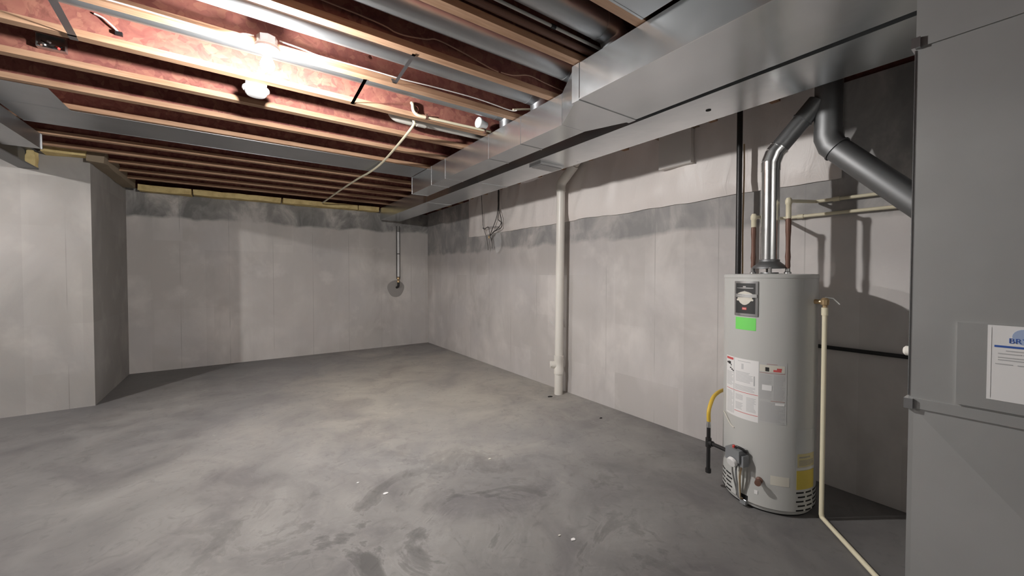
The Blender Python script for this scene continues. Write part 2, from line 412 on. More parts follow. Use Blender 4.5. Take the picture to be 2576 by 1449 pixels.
for k in range(-5, 10):
    y1 = JY(k); y0 = y1 - 0.058; x0 = -4.19 if y1 < 6.1 else -1.295; x1 = 3.328 if k > -5 else 2.84
    t = thing('floor_joist', JLAB[k], 'joist', (x0, y1 - 0.029, ZJ), 'wooden I-joists under the floor deck')
    b = BM(); box(b, x0, x1, y0, y1, ZJ + 0.001, ZJ + 0.038); obj('bottom_flange', b, M_FLANGE, t, bevel=0.003, smooth=False)
    b = BM(); box(b, x0, x1, y0, y1, ZD - 0.038, ZD - 0.001); obj('top_flange', b, M_FLANGE, t, smooth=False)
    hole = {0: (1.207, 2.80, 0.026), -1: (0.725, 2.86, 0.013)}.get(k)
    b = BM(); web_plate(b, x0, x1, y0 + 0.024, y1 - 0.024, ZJ + 0.038, ZD - 0.038, hole); obj('web', b, M_OSB, t, smooth=False)

# ------------------------------------------------------------------ steel beam in its wall pocket
t = thing('steel_beam', 'grey steel I-beam running into a pocket at the top of the jogging concrete wall', 'beam', (-1.74, 1.5, 2.535))
b = BM(); box(b, -1.81, -1.67, -3.19, 6.155, 2.535, 2.547); obj('bottom_flange', b, M_BEAM, t, smooth=False)
b = BM(); box(b, -1.81, -1.67, -3.19, 6.155, 2.706, 2.719); obj('top_flange', b, M_BEAM, t, smooth=False)
b = BM(); box(b, -1.745, -1.735, -3.19, 6.155, 2.547, 2.706); obj('web', b, M_BEAM, t, smooth=False)
def lumpy(bm, amp, sc, seed):
    for v in bm.verts:
        n = noise.noise_vector(v.co * sc + Vector((seed, seed, seed))); v.co += n * amp
b = BM(); box(b, -1.735, -1.672, 6.06, 6.15, 2.55, 2.70)
bmesh.ops.subdivide_edges(b, edges=b.edges[:], cuts=4, use_grid_fill=True); lumpy(b, 0.018, 14, 3)
one('insulation_scrap', b, M_YINS, 'yellow insulation stuffed into the beam pocket at the wall top', 'insulation')

# insulation along the wall tops
def batt(x0, x1, y0, y1, z0, z1, cx, cy, cz, amp, seed):
    bm = BM(); box(bm, x0, x1, y0, y1, z0, z1)
    nx, ny, nz = cx, cy, cz
    bm.free(); bm = BM()
    bmesh.ops.create_grid(bm, x_segments=1, y_segments=1, size=1) ; bm.clear()
    # closed lattice surface
    def P(i, j, k): return Vector((x0 + (x1 - x0) * i / nx, y0 + (y1 - y0) * j / ny, z0 + (z1 - z0) * k / nz))
    V = {}
    def g(i, j, k):
        if (i, j, k) not in V:
            p = P(i, j, k); V[(i, j, k)] = bm.verts.new(p + noise.noise_vector(p * 5 + Vector((seed, 0, 0))) * amp)
        return V[(i, j, k)]
    for i in range(nx):
        for j in range(ny):
            for k in (0, nz): bm.faces.new((g(i, j, k), g(i + 1, j, k), g(i + 1, j + 1, k), g(i, j + 1, k)))
    for i in range(nx):
        for k in range(nz):
            for j in (0, ny): bm.faces.new((g(i, j, k), g(i + 1, j, k), g(i + 1, j, k + 1), g(i, j, k + 1)))
    for j in range(ny):
        for k in range(nz):
            for i in (0, nx): bm.faces.new((g(i, j, k), g(i, j + 1, k), g(i, j + 1, k + 1), g(i, j, k + 1)))
    return bm
segs = [(-1.14, -0.55), (-0.53, 0.62), (0.64, 1.85), (1.87, 2.24)]
tb = thing('rim_insulation', 'yellow insulation batts laid along the top of the back wall', 'insulation', (0.5, 7.7, 2.69))
for q, (a, c) in enumerate(segs):
    obj('batt', batt(a, c, 7.63, 7.815, 2.652, 2.735, max(3, int((c - a) * 9)), 3, 2, 0.016, q * 3.1), M_YINS, tb)
tag(obj('insulation_batt', batt(-1.62, -1.30, 6.02, 6.155, 2.70, 2.775, 6, 2, 2, 0.016, 9.0), M_YINS), 'short yellow batt bulging over the corner of the jogging concrete wall', 'insulation')
tag(obj('sill_batt', batt(-1.30, -1.17, 6.05, 7.64, 2.665, 2.79, 2, 16, 2, 0.014, 5.0), M_BINS), 'brown paper faced batt along the top of the shaded jog wall', 'insulation')

# ------------------------------------------------------------------ insulation blanket on the side wall
def blanket():
    bm = BM(); ny, nz = 150, 22; y0, y1, z0, z1 = 0.88, 5.99, 2.09, 2.985
    rows = []
    for j in range(nz + 1):
        row = []
        for i in range(ny + 1):
            y = y0 + (y1 - y0) * i / ny; f = j / nz; z = z0 + (z1 - z0) * f
            w_ = noise.noise(Vector((y * 2.2, z * 0.8, 0.3))); w2 = noise.noise(Vector((y * 6.5 + z * 2.0, z * 2.2, 4.0)))
            z += (1 - f) * 0.022 * noise.noise(Vector((y * 1.7, 9, 0))) + (1 - f) * 0.008 * noise.noise(Vector((y * 6, 2, 0)))
            edge = min(1.0, min(i, ny - i) / 3.0) * min(1.0, j / 2.0)
            d = 0.012 + edge * (0.016 + 0.014 * w_ + 0.016 * w2 + 0.018 * abs(math.sin(y * 5.1 + z * 2.6 + 2.2 * w_)) ** 9)
            row.append(bm.verts.new((XR - 0.004 - max(0.006, d), y, z)))
        rows.append(row)
    for j in range(nz):
        for i in range(ny): bm.faces.new((rows[j][i], rows[j][i + 1], rows[j + 1][i + 1], rows[j + 1][i]))
    # tuck the rim back to the wall
    rim = [rows[0][i] for i in range(ny + 1)] + [rows[j][ny] for j in range(1, nz + 1)] + [rows[nz][i] for i in range(ny - 1, -1, -1)] + [rows[j][0] for j in range(nz - 1, 0, -1)]
    back = [bm.verts.new((XR - 0.002, v.co.y, v.co.z)) for v in rim]
    for i in range(len(rim)):
        k = (i + 1) % len(rim); bm.faces.new((rim[i], rim[k], back[k], back[i]))
    return bm
one('insulation_blanket', blanket(), M_BLANKET, 'white faced insulation blanket along the top of the concrete side wall', 'insulation', ang=60)

# ------------------------------------------------------------------ ducts
def cleat(bm, x0, x1, y, z0, z1, wdt=0.03, t=0.004):
    box(bm, x0 - t, x0, y - wdt / 2, y + wdt / 2, z0 - t, z1); box(bm, x1, x1 + t, y - wdt / 2, y + wdt / 2, z0 - t, z1)
    box(bm, x0, x1, y - wdt / 2, y + wdt / 2, z0 - t, z0)
ZB, ZT = 2.497, 2.715
t = thing('supply_trunk_duct', 'galvanised supply trunk duct with a reducing section hung below the joists', 'duct', (1.95, 0.3, ZB))
b = BM(); box(b, 1.69, 2.22, 0.262, 1.74, ZB, ZT); obj('wide_section', b, M_DUCT, t, bevel=0.003)
b = BM(); hexa(b, [(1.69, 1.742, ZB), (2.22, 1.742, ZB), (2.10, 2.06, ZB), (1.875, 2.06, ZB)], [(1.69, 1.742, ZT), (2.22, 1.742, ZT), (2.10, 2.06, ZT), (1.875, 2.06, ZT)]); obj('reducer', b, M_DUCT, t, bevel=0.002)
b = BM(); box(b, 1.875, 2.10, 2.062, 4.955, ZB, ZT); obj('narrow_section', b, M_DUCT, t, bevel=0.003)
for y, x0, x1 in ((1.735, 1.69, 2.22), (2.56, 1.875, 2.10), (3.05, 1.875, 2.10), (3.95, 1.875, 2.10), (4.32, 1.875, 2.10), (4.94, 1.875, 2.10)):
    b = BM(); cleat(b, x0, x1, y, ZB, ZT, 0.06 if y < 2 else 0.016); obj('slip_cleat', b, M_DUCT if y < 2 else M_CLEAT, t, smooth=False)
b = BM(); box(b, 1.682, 1.6893, 0.262, 1.70, ZB - 0.002, ZB + 0.005); obj('folded_seam', b, M_CLEAT, t, smooth=False)
t = thing('return_duct', 'galvanised return duct running along the side wall beside the supply trunk', 'duct', (2.46, 0.3, ZB))
b = BM(); box(b, 2.262, 2.66, 0.262, 7.63, ZB, ZT); obj('duct_body', b, M_DUCT, t, bevel=0.003)
b = BM(); box(b, 2.31, 2.60, 2.83, 3.0, ZB - 0.022, ZB - 0.001); p = obj('access_panel', b, M_DUCT, t, bevel=0.004)
b = BM(); box(b, 2.325, 2.585, 2.845, 2.985, ZB - 0.026, ZB - 0.0222); obj('panel_plate', b, M_PAN, p, smooth=False)
b = BM(); lathe(b, [(0, -0.0005), (0.016, -0.0005), (0.016, -0.003), (0.012, -0.004), (0, -0.004)], 14, (2.473, 1.341, ZB)); obj('test_hole_plug', b, M_DARK, t)
for y in (3.9, 5.4):
    b = BM(); cleat(b, 2.262, 2.66, y, ZB, ZT, 0.018); obj('slip_cleat', b, M_DUCT, t, smooth=False)

# panned joist bays
def pan(name, x0, x1, y0, y1, label, z=2.7165, t_=0.003):
    t = thing(name, label, 'sheet metal', ((x0 + x1) / 2, (y0 + y1) / 2, z))
    b = BM(); box(b, x0, x1, y0, y1, z - t_ / 2, z + t_ / 2); obj('sheet', b, M_PAN, t, smooth=False)
    for yy in (y0, y1 - 0.012):
        b = BM(); box(b, x0, x1, yy, yy + 0.012, z - 0.0026, z - t_ / 2); obj("hem", b, M_PAN, t, smooth=False)
    return t
pan('joist_pan', -1.42, 1.868, 4.462, 4.955, 'long grey sheet metal pan closing one joist bay across the room')
pan('joist_pan', -1.42, -1.04, 4.02, 4.458, 'short grey sheet metal pan beside the narrow duct along the steel beam')
pan('joist_pan', -0.6, 1.66, 0.852, 1.243, 'grey sheet metal pan next to the wide trunk duct above the camera side')
t = thing('branch_duct', 'narrow grey rectangular duct running alongside the steel beam', 'duct', (-1.54, 4.2, 2.58))
b = BM(); box(b, -1.66, -1.432, 3.0, 5.345, 2.58, 2.7135); obj('duct_body', b, M_PAN, t, bevel=0.002)
b = BM(); box(b, -1.436, -1.424, 5.335, 5.352, 2.578, 2.7135); obj('corner_cleat', b, M_CLEAT, t, smooth=False)
b = BM(); box(b, -1.655, -1.437, 5.346, 5.352, 2.582, 2.71); obj('end_cap', b, M_PAN, t, smooth=False)

def round_duct(y, z, r, xe, label, x0=-3.6):
    t = thing('round_duct', label, 'duct', (x0, y, z), 'round branch ducts in the joist bays')
    path = bent([(x0, y, z), (xe, y, z), (xe, y, ZT + 0.002)], min(0.085, z - ZT - 0.005), 6)
    b = BM(); tube(b, path[:1] + [path[1] - Vector((0.02, 0, 0))], r, 24); obj('straight_pipe', b, M_DUCTR, t)
    b = BM(); tube(b, [path[1] - Vector((0.05, 0, 0))] + path[1:], r + 0.002, 24); obj('elbow', b, M_DUCTR, t)
    return t
round_duct(2.41, 2.842, 0.077, 1.965, 'round galvanised duct hung above the bare bulb, gleaming at the lamp')
round_duct(2.862, 2.86, 0.072, 1.965, 'round galvanised duct half hidden behind the joist that carries the bulb')
round_duct(1.98, 2.845, 0.077, 1.955, 'round galvanised duct ending at the reducing section of the trunk')
round_duct(1.53, 2.845, 0.077, 1.80, 'round galvanised duct ending over the wide part of the trunk', x0=-2.0)
b = BM(); lathe(b, [(0.0, 0.006), (0.04, 0.006), (0.045, -0.002), (0.047, 0.005), (0.041, 0.02), (0.03, 0.06), (0.028, 0.09), (0, 0.09)], 22, (1.735, 2.985, 2.775), (1, 0.12, -0.05))
one('pipe_cap', b, M_WHITE, 'white flared pipe end by the trunk duct at the end of the lit joist bay', 'pipe end')

# perforated straps holding the round ducts
def strap(x, pts, wd, label, tail=None):
    bm = BM(); h = 0.0012
    P = [Vector((x + dx, y, z)) for dx, y, z in pts]
    L = [bm.verts.new(p + Vector((-wd / 2, 0, 0))) for p in P]; R = [bm.verts.new(p + Vector((wd / 2, 0, 0))) for p in P]
    for i in range(len(P) - 1): bm.faces.new((L[i], R[i], R[i + 1], L[i + 1]))
    r = bmesh.ops.solidify(bm, geom=bm.faces[:], thickness=h)
    return one('hanger_strap', bm, M_STRAP, label, 'strap', smooth=False)
strap(0.86, [(-0.01, JY(-2) - 0.02, ZJ - 0.002), (-0.008, JY(-2) + 0.003, ZJ - 0.002), (0.015, JY(-1) - 0.07, ZJ + 0.002), (0.012, JY(-1) - 0.06, ZJ + 0.002), (0, JY(-1) - 0.0595, ZJ + 0.03)], 0.022, 'bright metal strap under the round duct above the bulb')
strap(0.705, [(-0.008, JY(-1) - 0.01, ZJ - 0.002), (-0.006, JY(-1) + 0.004, ZJ - 0.002), (0.008, JY(0) - 0.063, ZJ - 0.002), (0.008, JY(0) - 0.03, ZJ - 0.002)], 0.022, 'metal strap crossing the lit bay between the bulb and the orange joist')
strap(-0.70, [(0.02, JY(-1) - 0.02, ZJ - 0.002), (0.02, JY(-1) + 0.004, ZJ - 0.003), (0.0, JY(0) - 0.065, ZJ - 0.004), (-0.004, JY(0) - 0.05, ZJ - 0.004), (-0.006, JY(0) - 0.002, ZJ - 0.003)], 0.034, 'wide bent metal strap at the end of the lit bay far from the trunk')

# ------------------------------------------------------------------ return plenum beside the camera
PX0, PX1, PY0, PY1 = 1.55, 2.70, -0.85, 0.255
t = thing('return_plenum', 'tall galvanised sheet metal plenum with an installer sticker', 'plenum', (PX0, 0.25, 0))
b = BM(); box(b, PX0, PX1, PY0, PY1, 2.095, 2.715); obj('upper_section', b, M_PLEN, t, bevel=0.003)
b = BM(); box(b, PX0, PX1, PY0, PY1, 1.095, 2.085); obj('middle_section', b, M_PLEN, t, bevel=0.003)
b = BM(); box(b, PX0 + 0.002, PX1, PY0, PY1, 0.0, 1.085); obj('lower_section', b, M_PLEN, t, bevel=0.003)
b = BM()                                             # cross-broken face of the lower section
yc, zc = (PY0 + PY1) / 2 + 0.05, 0.52
q = [b.verts.new(p) for p in ((PX0 + 0.0015, PY1 - 0.01, 1.075), (PX0 + 0.0015, PY0 + 0.01, 1.075), (PX0 + 0.0015, PY0 + 0.01, 0.01), (PX0 + 0.0015, PY1 - 0.01, 0.01))]
cv = b.verts.new((PX0 - 0.03, yc, zc))
for i in range(4): b.faces.new((q[i], q[(i + 1) % 4], cv))
obj('cross_broken_panel', b, M_PLEN, t, ang=1)
for z in (2.09, 1.09):
    b = BM(); box(b, PX0 - 0.004, PX0 - 0.0003, PY0, PY1, z - 0.014, z + 0.014); obj('slip_cleat', b, M_PLEN, t, smooth=False)
    b = BM(); box(b, PX0 - 0.012, PX0 + 0.03, PY1 - 0.010, PY1 + 0.008, z - 0.016, z + 0.012); obj('cleat_end', b, M_CLEAT, t, bevel=0.002)
b = BM(); box(b, PX0 - 0.0025, PX0 + 0.02, PY1, PY1 + 0.002, 1.11, 2.07); obj('corner_seam', b, M_CLEAT, t, smooth=False)
b = BM(); box(b, PX0 - 0.008, PX0 - 0.0003, PY0 + 0.1, 0.166, 1.11, 1.325); p = obj('filter_cover', b, M_PLEN, t, bevel=0.002)
xs = PX0 - 0.0084
b = BM(); box(b, xs - 0.0004, xs, -0.005, 0.115, 1.137, 1.3235); st = obj('installer_sticker', b, M_PAPER, p, smooth=False); tag(st, 'white installer sticker with blue lettering')
rot = Matrix(((0, 0, -1, 0), (-1, 0, 0, 0), (0, 1, 0, 0), (0, 0, 0, 1)))
def sty(name, m, y0, y1, z0, z1):
    bb = BM(); box(bb, xs - 0.0009, xs - 0.0005, y1, y0, z0, z1); return obj(name, bb, m, p, smooth=False)
# (prints sit on the cover, one level below the plenum)
text_mesh('sticker_lettering', 'BRYANT', 0.0175, M_BLUE, Matrix.Translation((xs - 0.001, 0.0825, 1.287)) @ rot, p)
sty('blue_rule', M_BLUE, 0.104, 0.0, 1.2695, 1.2745)
b = BM(); lathe(b, [(0, 0.0006), (0.019, 0.0006), (0.019, 0), (0, 0)], 20, (xs - 0.0004, 0.058, 1.298), (-1, 0, 0)); obj('pale_emblem', b, M_BLUEL, p)
b = BM()
for y0, y1, z in ((0.086, 0.02, 1.262), (0.098, 0.062, 1.2545), (0.06, 0.02, 1.2545), (0.098, 0.02, 1.245), (0.098, 0.02, 1.239), (0.102, 0.075, 1.2285), (0.068, 0.045, 1.2285), (0.04, 0.01, 1.2285)):
    box(b, xs - 0.0009, xs - 0.0005, y1, y0, z - 0.0011, z + 0.0011)
tag(obj('fine_print', b, M_GREYPR, p, smooth=False), kind='stuff')
b = BM(); box(b, xs - 0.0009, xs - 0.0005, 0.1085, 0.1092, 1.142, 1.318); obj('sticker_border', b, M_GREYPL, p, smooth=False)
for z, lab, yy in ((1.185, 'capped white condensate stub low on the plenum edge', 0.322), (1.587, 'small white pipe end high on the plenum edge', 0.308)):
    t = thing('condensate_stub', lab, 'pipe', (1.9, 0.262, z))
    b = BM(); tube(b, [(1.9, 0.258, z), (1.9, yy - 0.012, z)], 0.0125, 14); obj('pipe', b, M_PVC, t)
    b = BM(); lathe(b, [(0, -0.022), (0.016, -0.022), (0.017, -0.016), (0.0165, 0), (0.010, 0.006), (0, 0.008)], 16, (1.9, yy, z), (0, 1, 0)); obj('cap', b, M_PVC, t)

# ------------------------------------------------------------------ water heater
HX, HY, HR = 2.836, 1.122, 0.256
def cyl(th, z, r=HR):
    a = math.radians(th); return Vector((HX + r * math.cos(a), HY + r * math.sin(a), z))
def patch(bm, t0, t1, z0, z1, r=HR + 0.0006, th=0.0006, rad=0.0):
    n = max(2, int(abs(t1 - t0) / 3.0))
    A = []
    for i in range(n + 1):
        a = t0 + (t1 - t0) * i / n
        A.append([bm.verts.new(cyl(a, z, rr)) for rr, z in ((r, z0), (r, z1), (r + th, z1), (r + th, z0))])
    for i in range(n):
        for k in range(4): bm.faces.new((A[i][k], A[i][(k + 1) % 4], A[i + 1][(k + 1) % 4], A[i + 1][k]))
    bm.faces.new(A[0]); bm.faces.new(A[-1][::-1])
H = thing('water_heater', 'grey cylindrical gas water heater with green sticker and warning labels', 'water heater', (HX, HY, 0))
def hp(name, bm, m, parent=H, **k): return obj(name, bm, m, parent, **k)
b = BM(); lathe(b, [(0.0, 0.012), (0.238, 0.012), (0.243, 0.03), (0.25, 0.034), (HR, 0.04), (HR, 1.425), (0.2585, 1.428), (0.2585, 1.445), (0.254, 1.45), (0.235, 1.452), (0, 1.456)], 96, (HX, HY, 0)); hp('jacket', b, M_TANK)
b = BM(); lathe(b, [(0, 0), (0.232, 0), (0.232, 0.012), (0, 0.012)], 48, (HX, HY, 0)); hp('base_ring', b, M_BLACKP)
# badge
b = BM(); patch(b, 157.3, 189.2, 1.192, 1.407, HR + 0.0004, 0.006); bd = hp('badge', b, M_CHROME); tag(bd, 'black name badge in a chrome frame')
def on(name, m, t0, t1, z0, z1, lift, parent, th=0.0006):
    b_ = BM(); patch(b_, t0, t1, z0, z1, HR + lift, th); return obj(name, b_, m, parent)
on('badge_plate', M_INK, 159.8, 186.2, 1.207, 1.394, 0.0068, bd)
on('title_bar', M_CHROME, 161.6, 184.0, 1.3615, 1.3675, 0.0078, bd)
on('title_mark', M_CHROME, 170.5, 174.5, 1.369, 1.377, 0.0078, bd)
def shield(bm):
    pts = []
    outline = [(-0.5, 0.32), (-0.28, 0.43), (0, 0.5), (0.28, 0.43), (0.5, 0.32), (0.5, -0.05), (0.58, -0.10), (0.56, -0.2), (0.42, -0.2), (0.3, -0.36), (0.12, -0.48), (0, -0.5), (-0.12, -0.48), (-0.3, -0.36), (-0.42, -0.2), (-0.56, -0.2), (-0.58, -0.10), (-0.5, -0.05)]
    lo = [bm.verts.new(cyl(172.8 + x * 19.5, 1.3025 + y * 0.086, HR + 0.0076)) for x, y in outline]
    hi = [bm.verts.new(cyl(172.8 + x * 19.5, 1.3025 + y * 0.086, HR + 0.0092)) for x, y in outline]
    n = len(lo)
    for i in range(n): bm.faces.new((lo[i], lo[(i + 1) % n], hi[(i + 1) % n], hi[i]))
    c = bm.verts.new(cyl(172.8, 1.3025, HR + 0.0094))
    for i in range(n): bm.faces.new((hi[i], hi[(i + 1) % n], c))
b = BM(); shield(b); obj('shield_emblem', b, M_CREAM, bd)
on('ribbon', M_STEEL, 158.2, 188.2, 1.307, 1.328, 0.0096, bd, 0.0012)
b = BM()
for i in range(13): patch(b, 163.0 + i * 1.55, 164.0 + i * 1.55, 1.313, 1.322, HR + 0.011, 0.0004)
tag(obj('ribbon_lettering', b, M_PAPERG, bd), kind='stuff')
on('red_oval', M_REDPR, 169.6, 175.6, 1.2295, 1.2445, 0.0078, bd)
on('red_oval_highlight', mat('pink_print', (0.75, 0.32, 0.28), 0.5), 170.4, 174.8, 1.2325, 1.2415, 0.0086, bd)
b = BM(); patch(b, 158.4, 187.0, 1.104, 1.181, HR + 0.0006, 0.0006); tag(hp('green_sticker', b, M_GREEN), 'fluorescent green rectangular sticker')
# warning labels
b = BM(); patch(b, 139.0, 191.0, 0.545, 0.921, HR + 0.0004, 0.0005); wl = hp('warning_label', b, M_PAPER); tag(wl, 'white paper instruction label with pictures')
b = BM(); patch(b, 191.2, 223.0, 0.556, 0.921, HR + 0.0004, 0.0005); gl = hp('safety_label', b, M_PAPERG); tag(gl, 'clear backed grey safety label with flame picture')
L = 0.0011
on('red_heading', M_REDPR, 140.5, 155.0, 0.900, 0.914, L, wl)
on('divider', M_GREYPL, 156.2, 156.9, 0.56, 0.918, L, wl)
b = BM(); patch(b, 141, 144.5, 0.872, 0.882, HR + L, 0.0004); patch(b, 144.5, 150, 0.868, 0.886, HR + L, 0.0004); patch(b, 150, 151.5, 0.86, 0.87, HR + L, 0.0004)
patch(b, 148, 151, 0.842, 0.85, HR + L, 0.0004); patch(b, 151, 154, 0.834, 0.842, HR + L, 0.0004); patch(b, 154, 156, 0.828, 0.836, HR + L, 0.0004)
obj('warning_picture', b, M_INK, wl)
def lines(bm, t0, t1, z0, z1, n, seed):
    rd = random.Random(seed); pitch = (z1 - z0) / n
    for i in range(n):
        z = z0 + i * pitch; e = t1 - (t1 - t0) * (rd.random() * 0.25 if rd.random() < 0.5 else 0)
        patch(bm, t0, e, z, z + pitch * 0.55, HR + L, 0.0004)
b = BM(); lines(b, 141, 155, 0.735, 0.825, 12, 1); lines(b, 142, 155, 0.56, 0.70, 18, 2); lines(b, 160, 184, 0.775, 0.842, 9, 3); lines(b, 158.5, 187, 0.722, 0.756, 5, 4); lines(b, 160, 171, 0.66, 0.695, 5, 5); lines(b, 176, 188, 0.60, 0.69, 12, 6); lines(b, 160, 171, 0.60, 0.645, 6, 9)
tag(obj('fine_print', b, M_GREYPL, wl), kind='stuff')
on('title_print', M_GREYPR, 163, 181, 0.9035, 0.906, L, wl, 0.0004); on('side_bar', M_GREYPR, 185.0, 186.6, 0.765, 0.825, L, wl, 0.0004)
b = BM(); patch(b, 168.6, 171.6, 0.856, 0.89, HR + L, 0.0004); obj('heater_picture', b, M_GREYPL, wl)
on('red_rule', M_REDPR, 141, 190.5, 0.7095, 0.7125, L, wl, 0.0004); on('red_rule', M_REDPR, 158, 190.5, 0.582, 0.585, L, wl, 0.0004)
on('picture_panel', M_CREAM, 192.0, 220.5, 0.865, 0.905, L, gl)
on('black_pictogram', M_INK, 198.5, 202.8, 0.868, 0.892, L + 0.0007, gl)
b = BM(); patch(b, 207.5, 216.5, 0.868, 0.880, HR + L + 0.0007, 0.0004); patch(b, 211.5, 217, 0.880, 0.890, HR + L + 0.0007, 0.0004); obj('flame_pictogram', b, M_REDPR, gl)
M_DRED = mat('dull_red_print', (0.4, 0.22, 0.2), 0.5)
for a0, a1, z_ in ((200, 212, 0.9095), (192, 221, 0.856), (205, 221, 0.69)): on('red_print', M_DRED, a0, a1, z_, z_ + 0.003, L, gl, 0.0004)
b = BM(); lines(b, 192.5, 206, 0.70, 0.85, 22, 7); lines(b, 208, 220.5, 0.70, 0.85, 22, 8); lines(b, 192.5, 220.5, 0.565, 0.685, 18, 10); tag(obj('fine_print', b, M_GREYPR, gl), kind='stuff')
on('white_box_print', M_PAPER, 195, 206, 0.752, 0.785, L + 0.0007, gl, 0.0004); on('white_box_print', M_PAPER, 210, 220.5, 0.668, 0.682, L + 0.0007, gl, 0.0004)
b = BM(); patch(b, 205.8, 227.5, 0.187, 0.243, HR + 0.0004, 0.0006); tag(hp('rating_plate', b, M_CREAM), 'small cream rating plate')
b = BM(); patch(b, 237, 268, 0.172, 0.285, HR + 0.0004, 0.0006); tag(hp('energy_label', b, M_YLAB), 'yellow energy guide label')
b = BM(); patch(b, 238, 268, 0.305, 0.385, HR + 0.0004, 0.0006); y2 = hp('energy_label', b, M_YLAB)
b = BM(); lines(b, 240, 262, 0.36, 0.375, 1, 12); lines(b, 240, 266, 0.315, 0.35, 5, 13); tag(obj('fine_print', b, mat('olive_print', (0.22, 0.18, 0.05), 0.5), y2), kind='stuff')
b = BM(); patch(b, 236, 267, 0.288, 0.302, HR + 0.0004, 0.0006); hp('white_strip_label', b, M_CREAM)
b = BM(); patch(b, 235, 268, 0.29, 0.53, HR + 0.003, 0.0006); hp('clear_pouch', b, M_CLEAR)
b = BM(); patch(b, 243, 257.5, 1.344, 1.42, HR + 0.0004, 0.0006); hp('grey_data_card', b, M_PAPERG)
# air intake louvres round the skirt
for t0, t1 in ((127, 139), (142, 154), (238, 249), (252.5, 263), (267, 278), (281, 292)):
    for r_ in range(5):
        z = 0.042 + r_ * 0.0265; off = 1.2 if r_ % 2 else -1.2
        b = BM(); patch(b, t0 + off, t1 + off, z, z + 0.009, HR - 0.0005, 0.0016); hp('vent_slot', b, M_DARK)
b = BM(); patch(b, 156.2, 177.5, 0.075, 0.298, HR + 0.0003, 0.003); hp('burner_cover', b, M_TANKL)
b = BM(); patch(b, 162.5, 179.5, 0.042, 0.072, HR - 0.0005, 0.0016); dr = hp('burner_opening', b, M_DARK)
b = BM(); tube(b, [cyl(164, 0.068, HR + 0.004), cyl(168, 0.046, HR + 0.006), cyl(178, 0.040, HR + 0.008)], 0.003, 8); obj('wire_bail', b, M_CHROME, dr)
# gas valve
vx = cyl(168.5, 0, 1)
vd = Vector((vx.x - HX, vx.y - HY, 0)).normalized(); vt = Vector((-vd.y, vd.x, 0))
def vp(a, out, z): return Vector((HX, HY, 0)) + vd * (HR + out) + vt * a + Vector((0, 0, z))
def vbox(bm, a0, a1, o0, o1, z0, z1):
    hexa(bm, [vp(a0, o0, z0), vp(a1, o0, z0), vp(a1, o1, z0), vp(a0, o1, z0)], [vp(a0, o0, z1), vp(a1, o0, z1), vp(a1, o1, z1), vp(a0, o1, z1)])
b = BM(); vbox(b, -0.048, 0.045, 0.002, 0.075, 0.288, 0.362); gv = hp('gas_valve', b, M_VALVE, bevel=0.010)
b = BM(); vbox(b, 0.02, 0.062, 0.01, 0.06, 0.265, 0.335); obj('valve_housing', b, M_VALVE, gv, bevel=0.006)
b = BM(); lathe(b, [(0, 0), (0.031, 0), (0.031, 0.012), (0.027, 0.02), (0, 0.021)], 24, vp(0.004, 0.074, 0.286), vd + Vector((0, 0, -0.35))); tag(obj('thermostat_knob', b, M_PAPER, gv), 'white round thermostat knob')
b = BM(); lathe(b, [(0, 0), (0.009, 0), (0.009, 0.012), (0.006, 0.016), (0, 0.016)], 14, vp(-0.012, 0.045, 0.361)); tag(obj('pilot_button', b, M_RED, gv), 'red pilot button')
b = BM(); tube(b, smooth_path([vp(0.0, 0.045, 0.362), vp(0.012, 0.045, 0.374), vp(0.04, 0.035, 0.368), vp(0.055, 0.02, 0.35)], 4), 0.008, 10); obj('igniter_lead', b, M_BLACKP, gv)
for k, (m_, r_, dx) in enumerate(((M_STEEL, 0.0055, -0.018), (M_VALVE, 0.006, 0.008), (M_CREAM, 0.0045, 0.03), (M_BRASS, 0.004, 0.042))):
    b = BM(); tube(b, smooth_path([vp(dx, 0.035, 0.29), vp(dx * 0.9, 0.05, 0.22), vp(dx * 0.5 + 0.004, 0.034, 0.12), vp(0.010 + dx * 0.25, 0.022, 0.052), vp(0.012 + dx * 0.2, 0.004, 0.048)], 5), r_, 8); obj('burner_tube', b, m_, gv)
b = BM(); vbox(b, 0.012, 0.05, 0.0, 0.018, 0.018, 0.04); obj('burner_bracket', b, M_VALVE, gv, bevel=0.003)
b = BM(); lathe(b, [(0, 0), (0.019, 0), (0.019, 0.01), (0.012, 0.014), (0.012, 0.035), (0.017, 0.037), (0.017, 0.055), (0, 0.057)], 18, cyl(193.3, 0.198, HR), cyl(193.3, 0, 1) - Vector((HX, HY, 0))); tag(hp('drain_valve', b, M_COPPER), 'brown drain valve spout')
b = BM(); patch(b, 187.6, 191.6, 0.105, 0.128, HR + 0.0004, 0.002); hp('small_tag', b, M_PAPER)
b = BM(); tube(b, smooth_path([cyl(131, 0.53, HR + 0.004), cyl(138, 0.528, HR + 0.006), cyl(145, 0.505, HR + 0.006), cyl(152, 0.478, HR + 0.004), cyl(158, 0.467, HR + 0.003)], 4), 0.0035, 8); hp('loose_wire', b, M_CREAM)
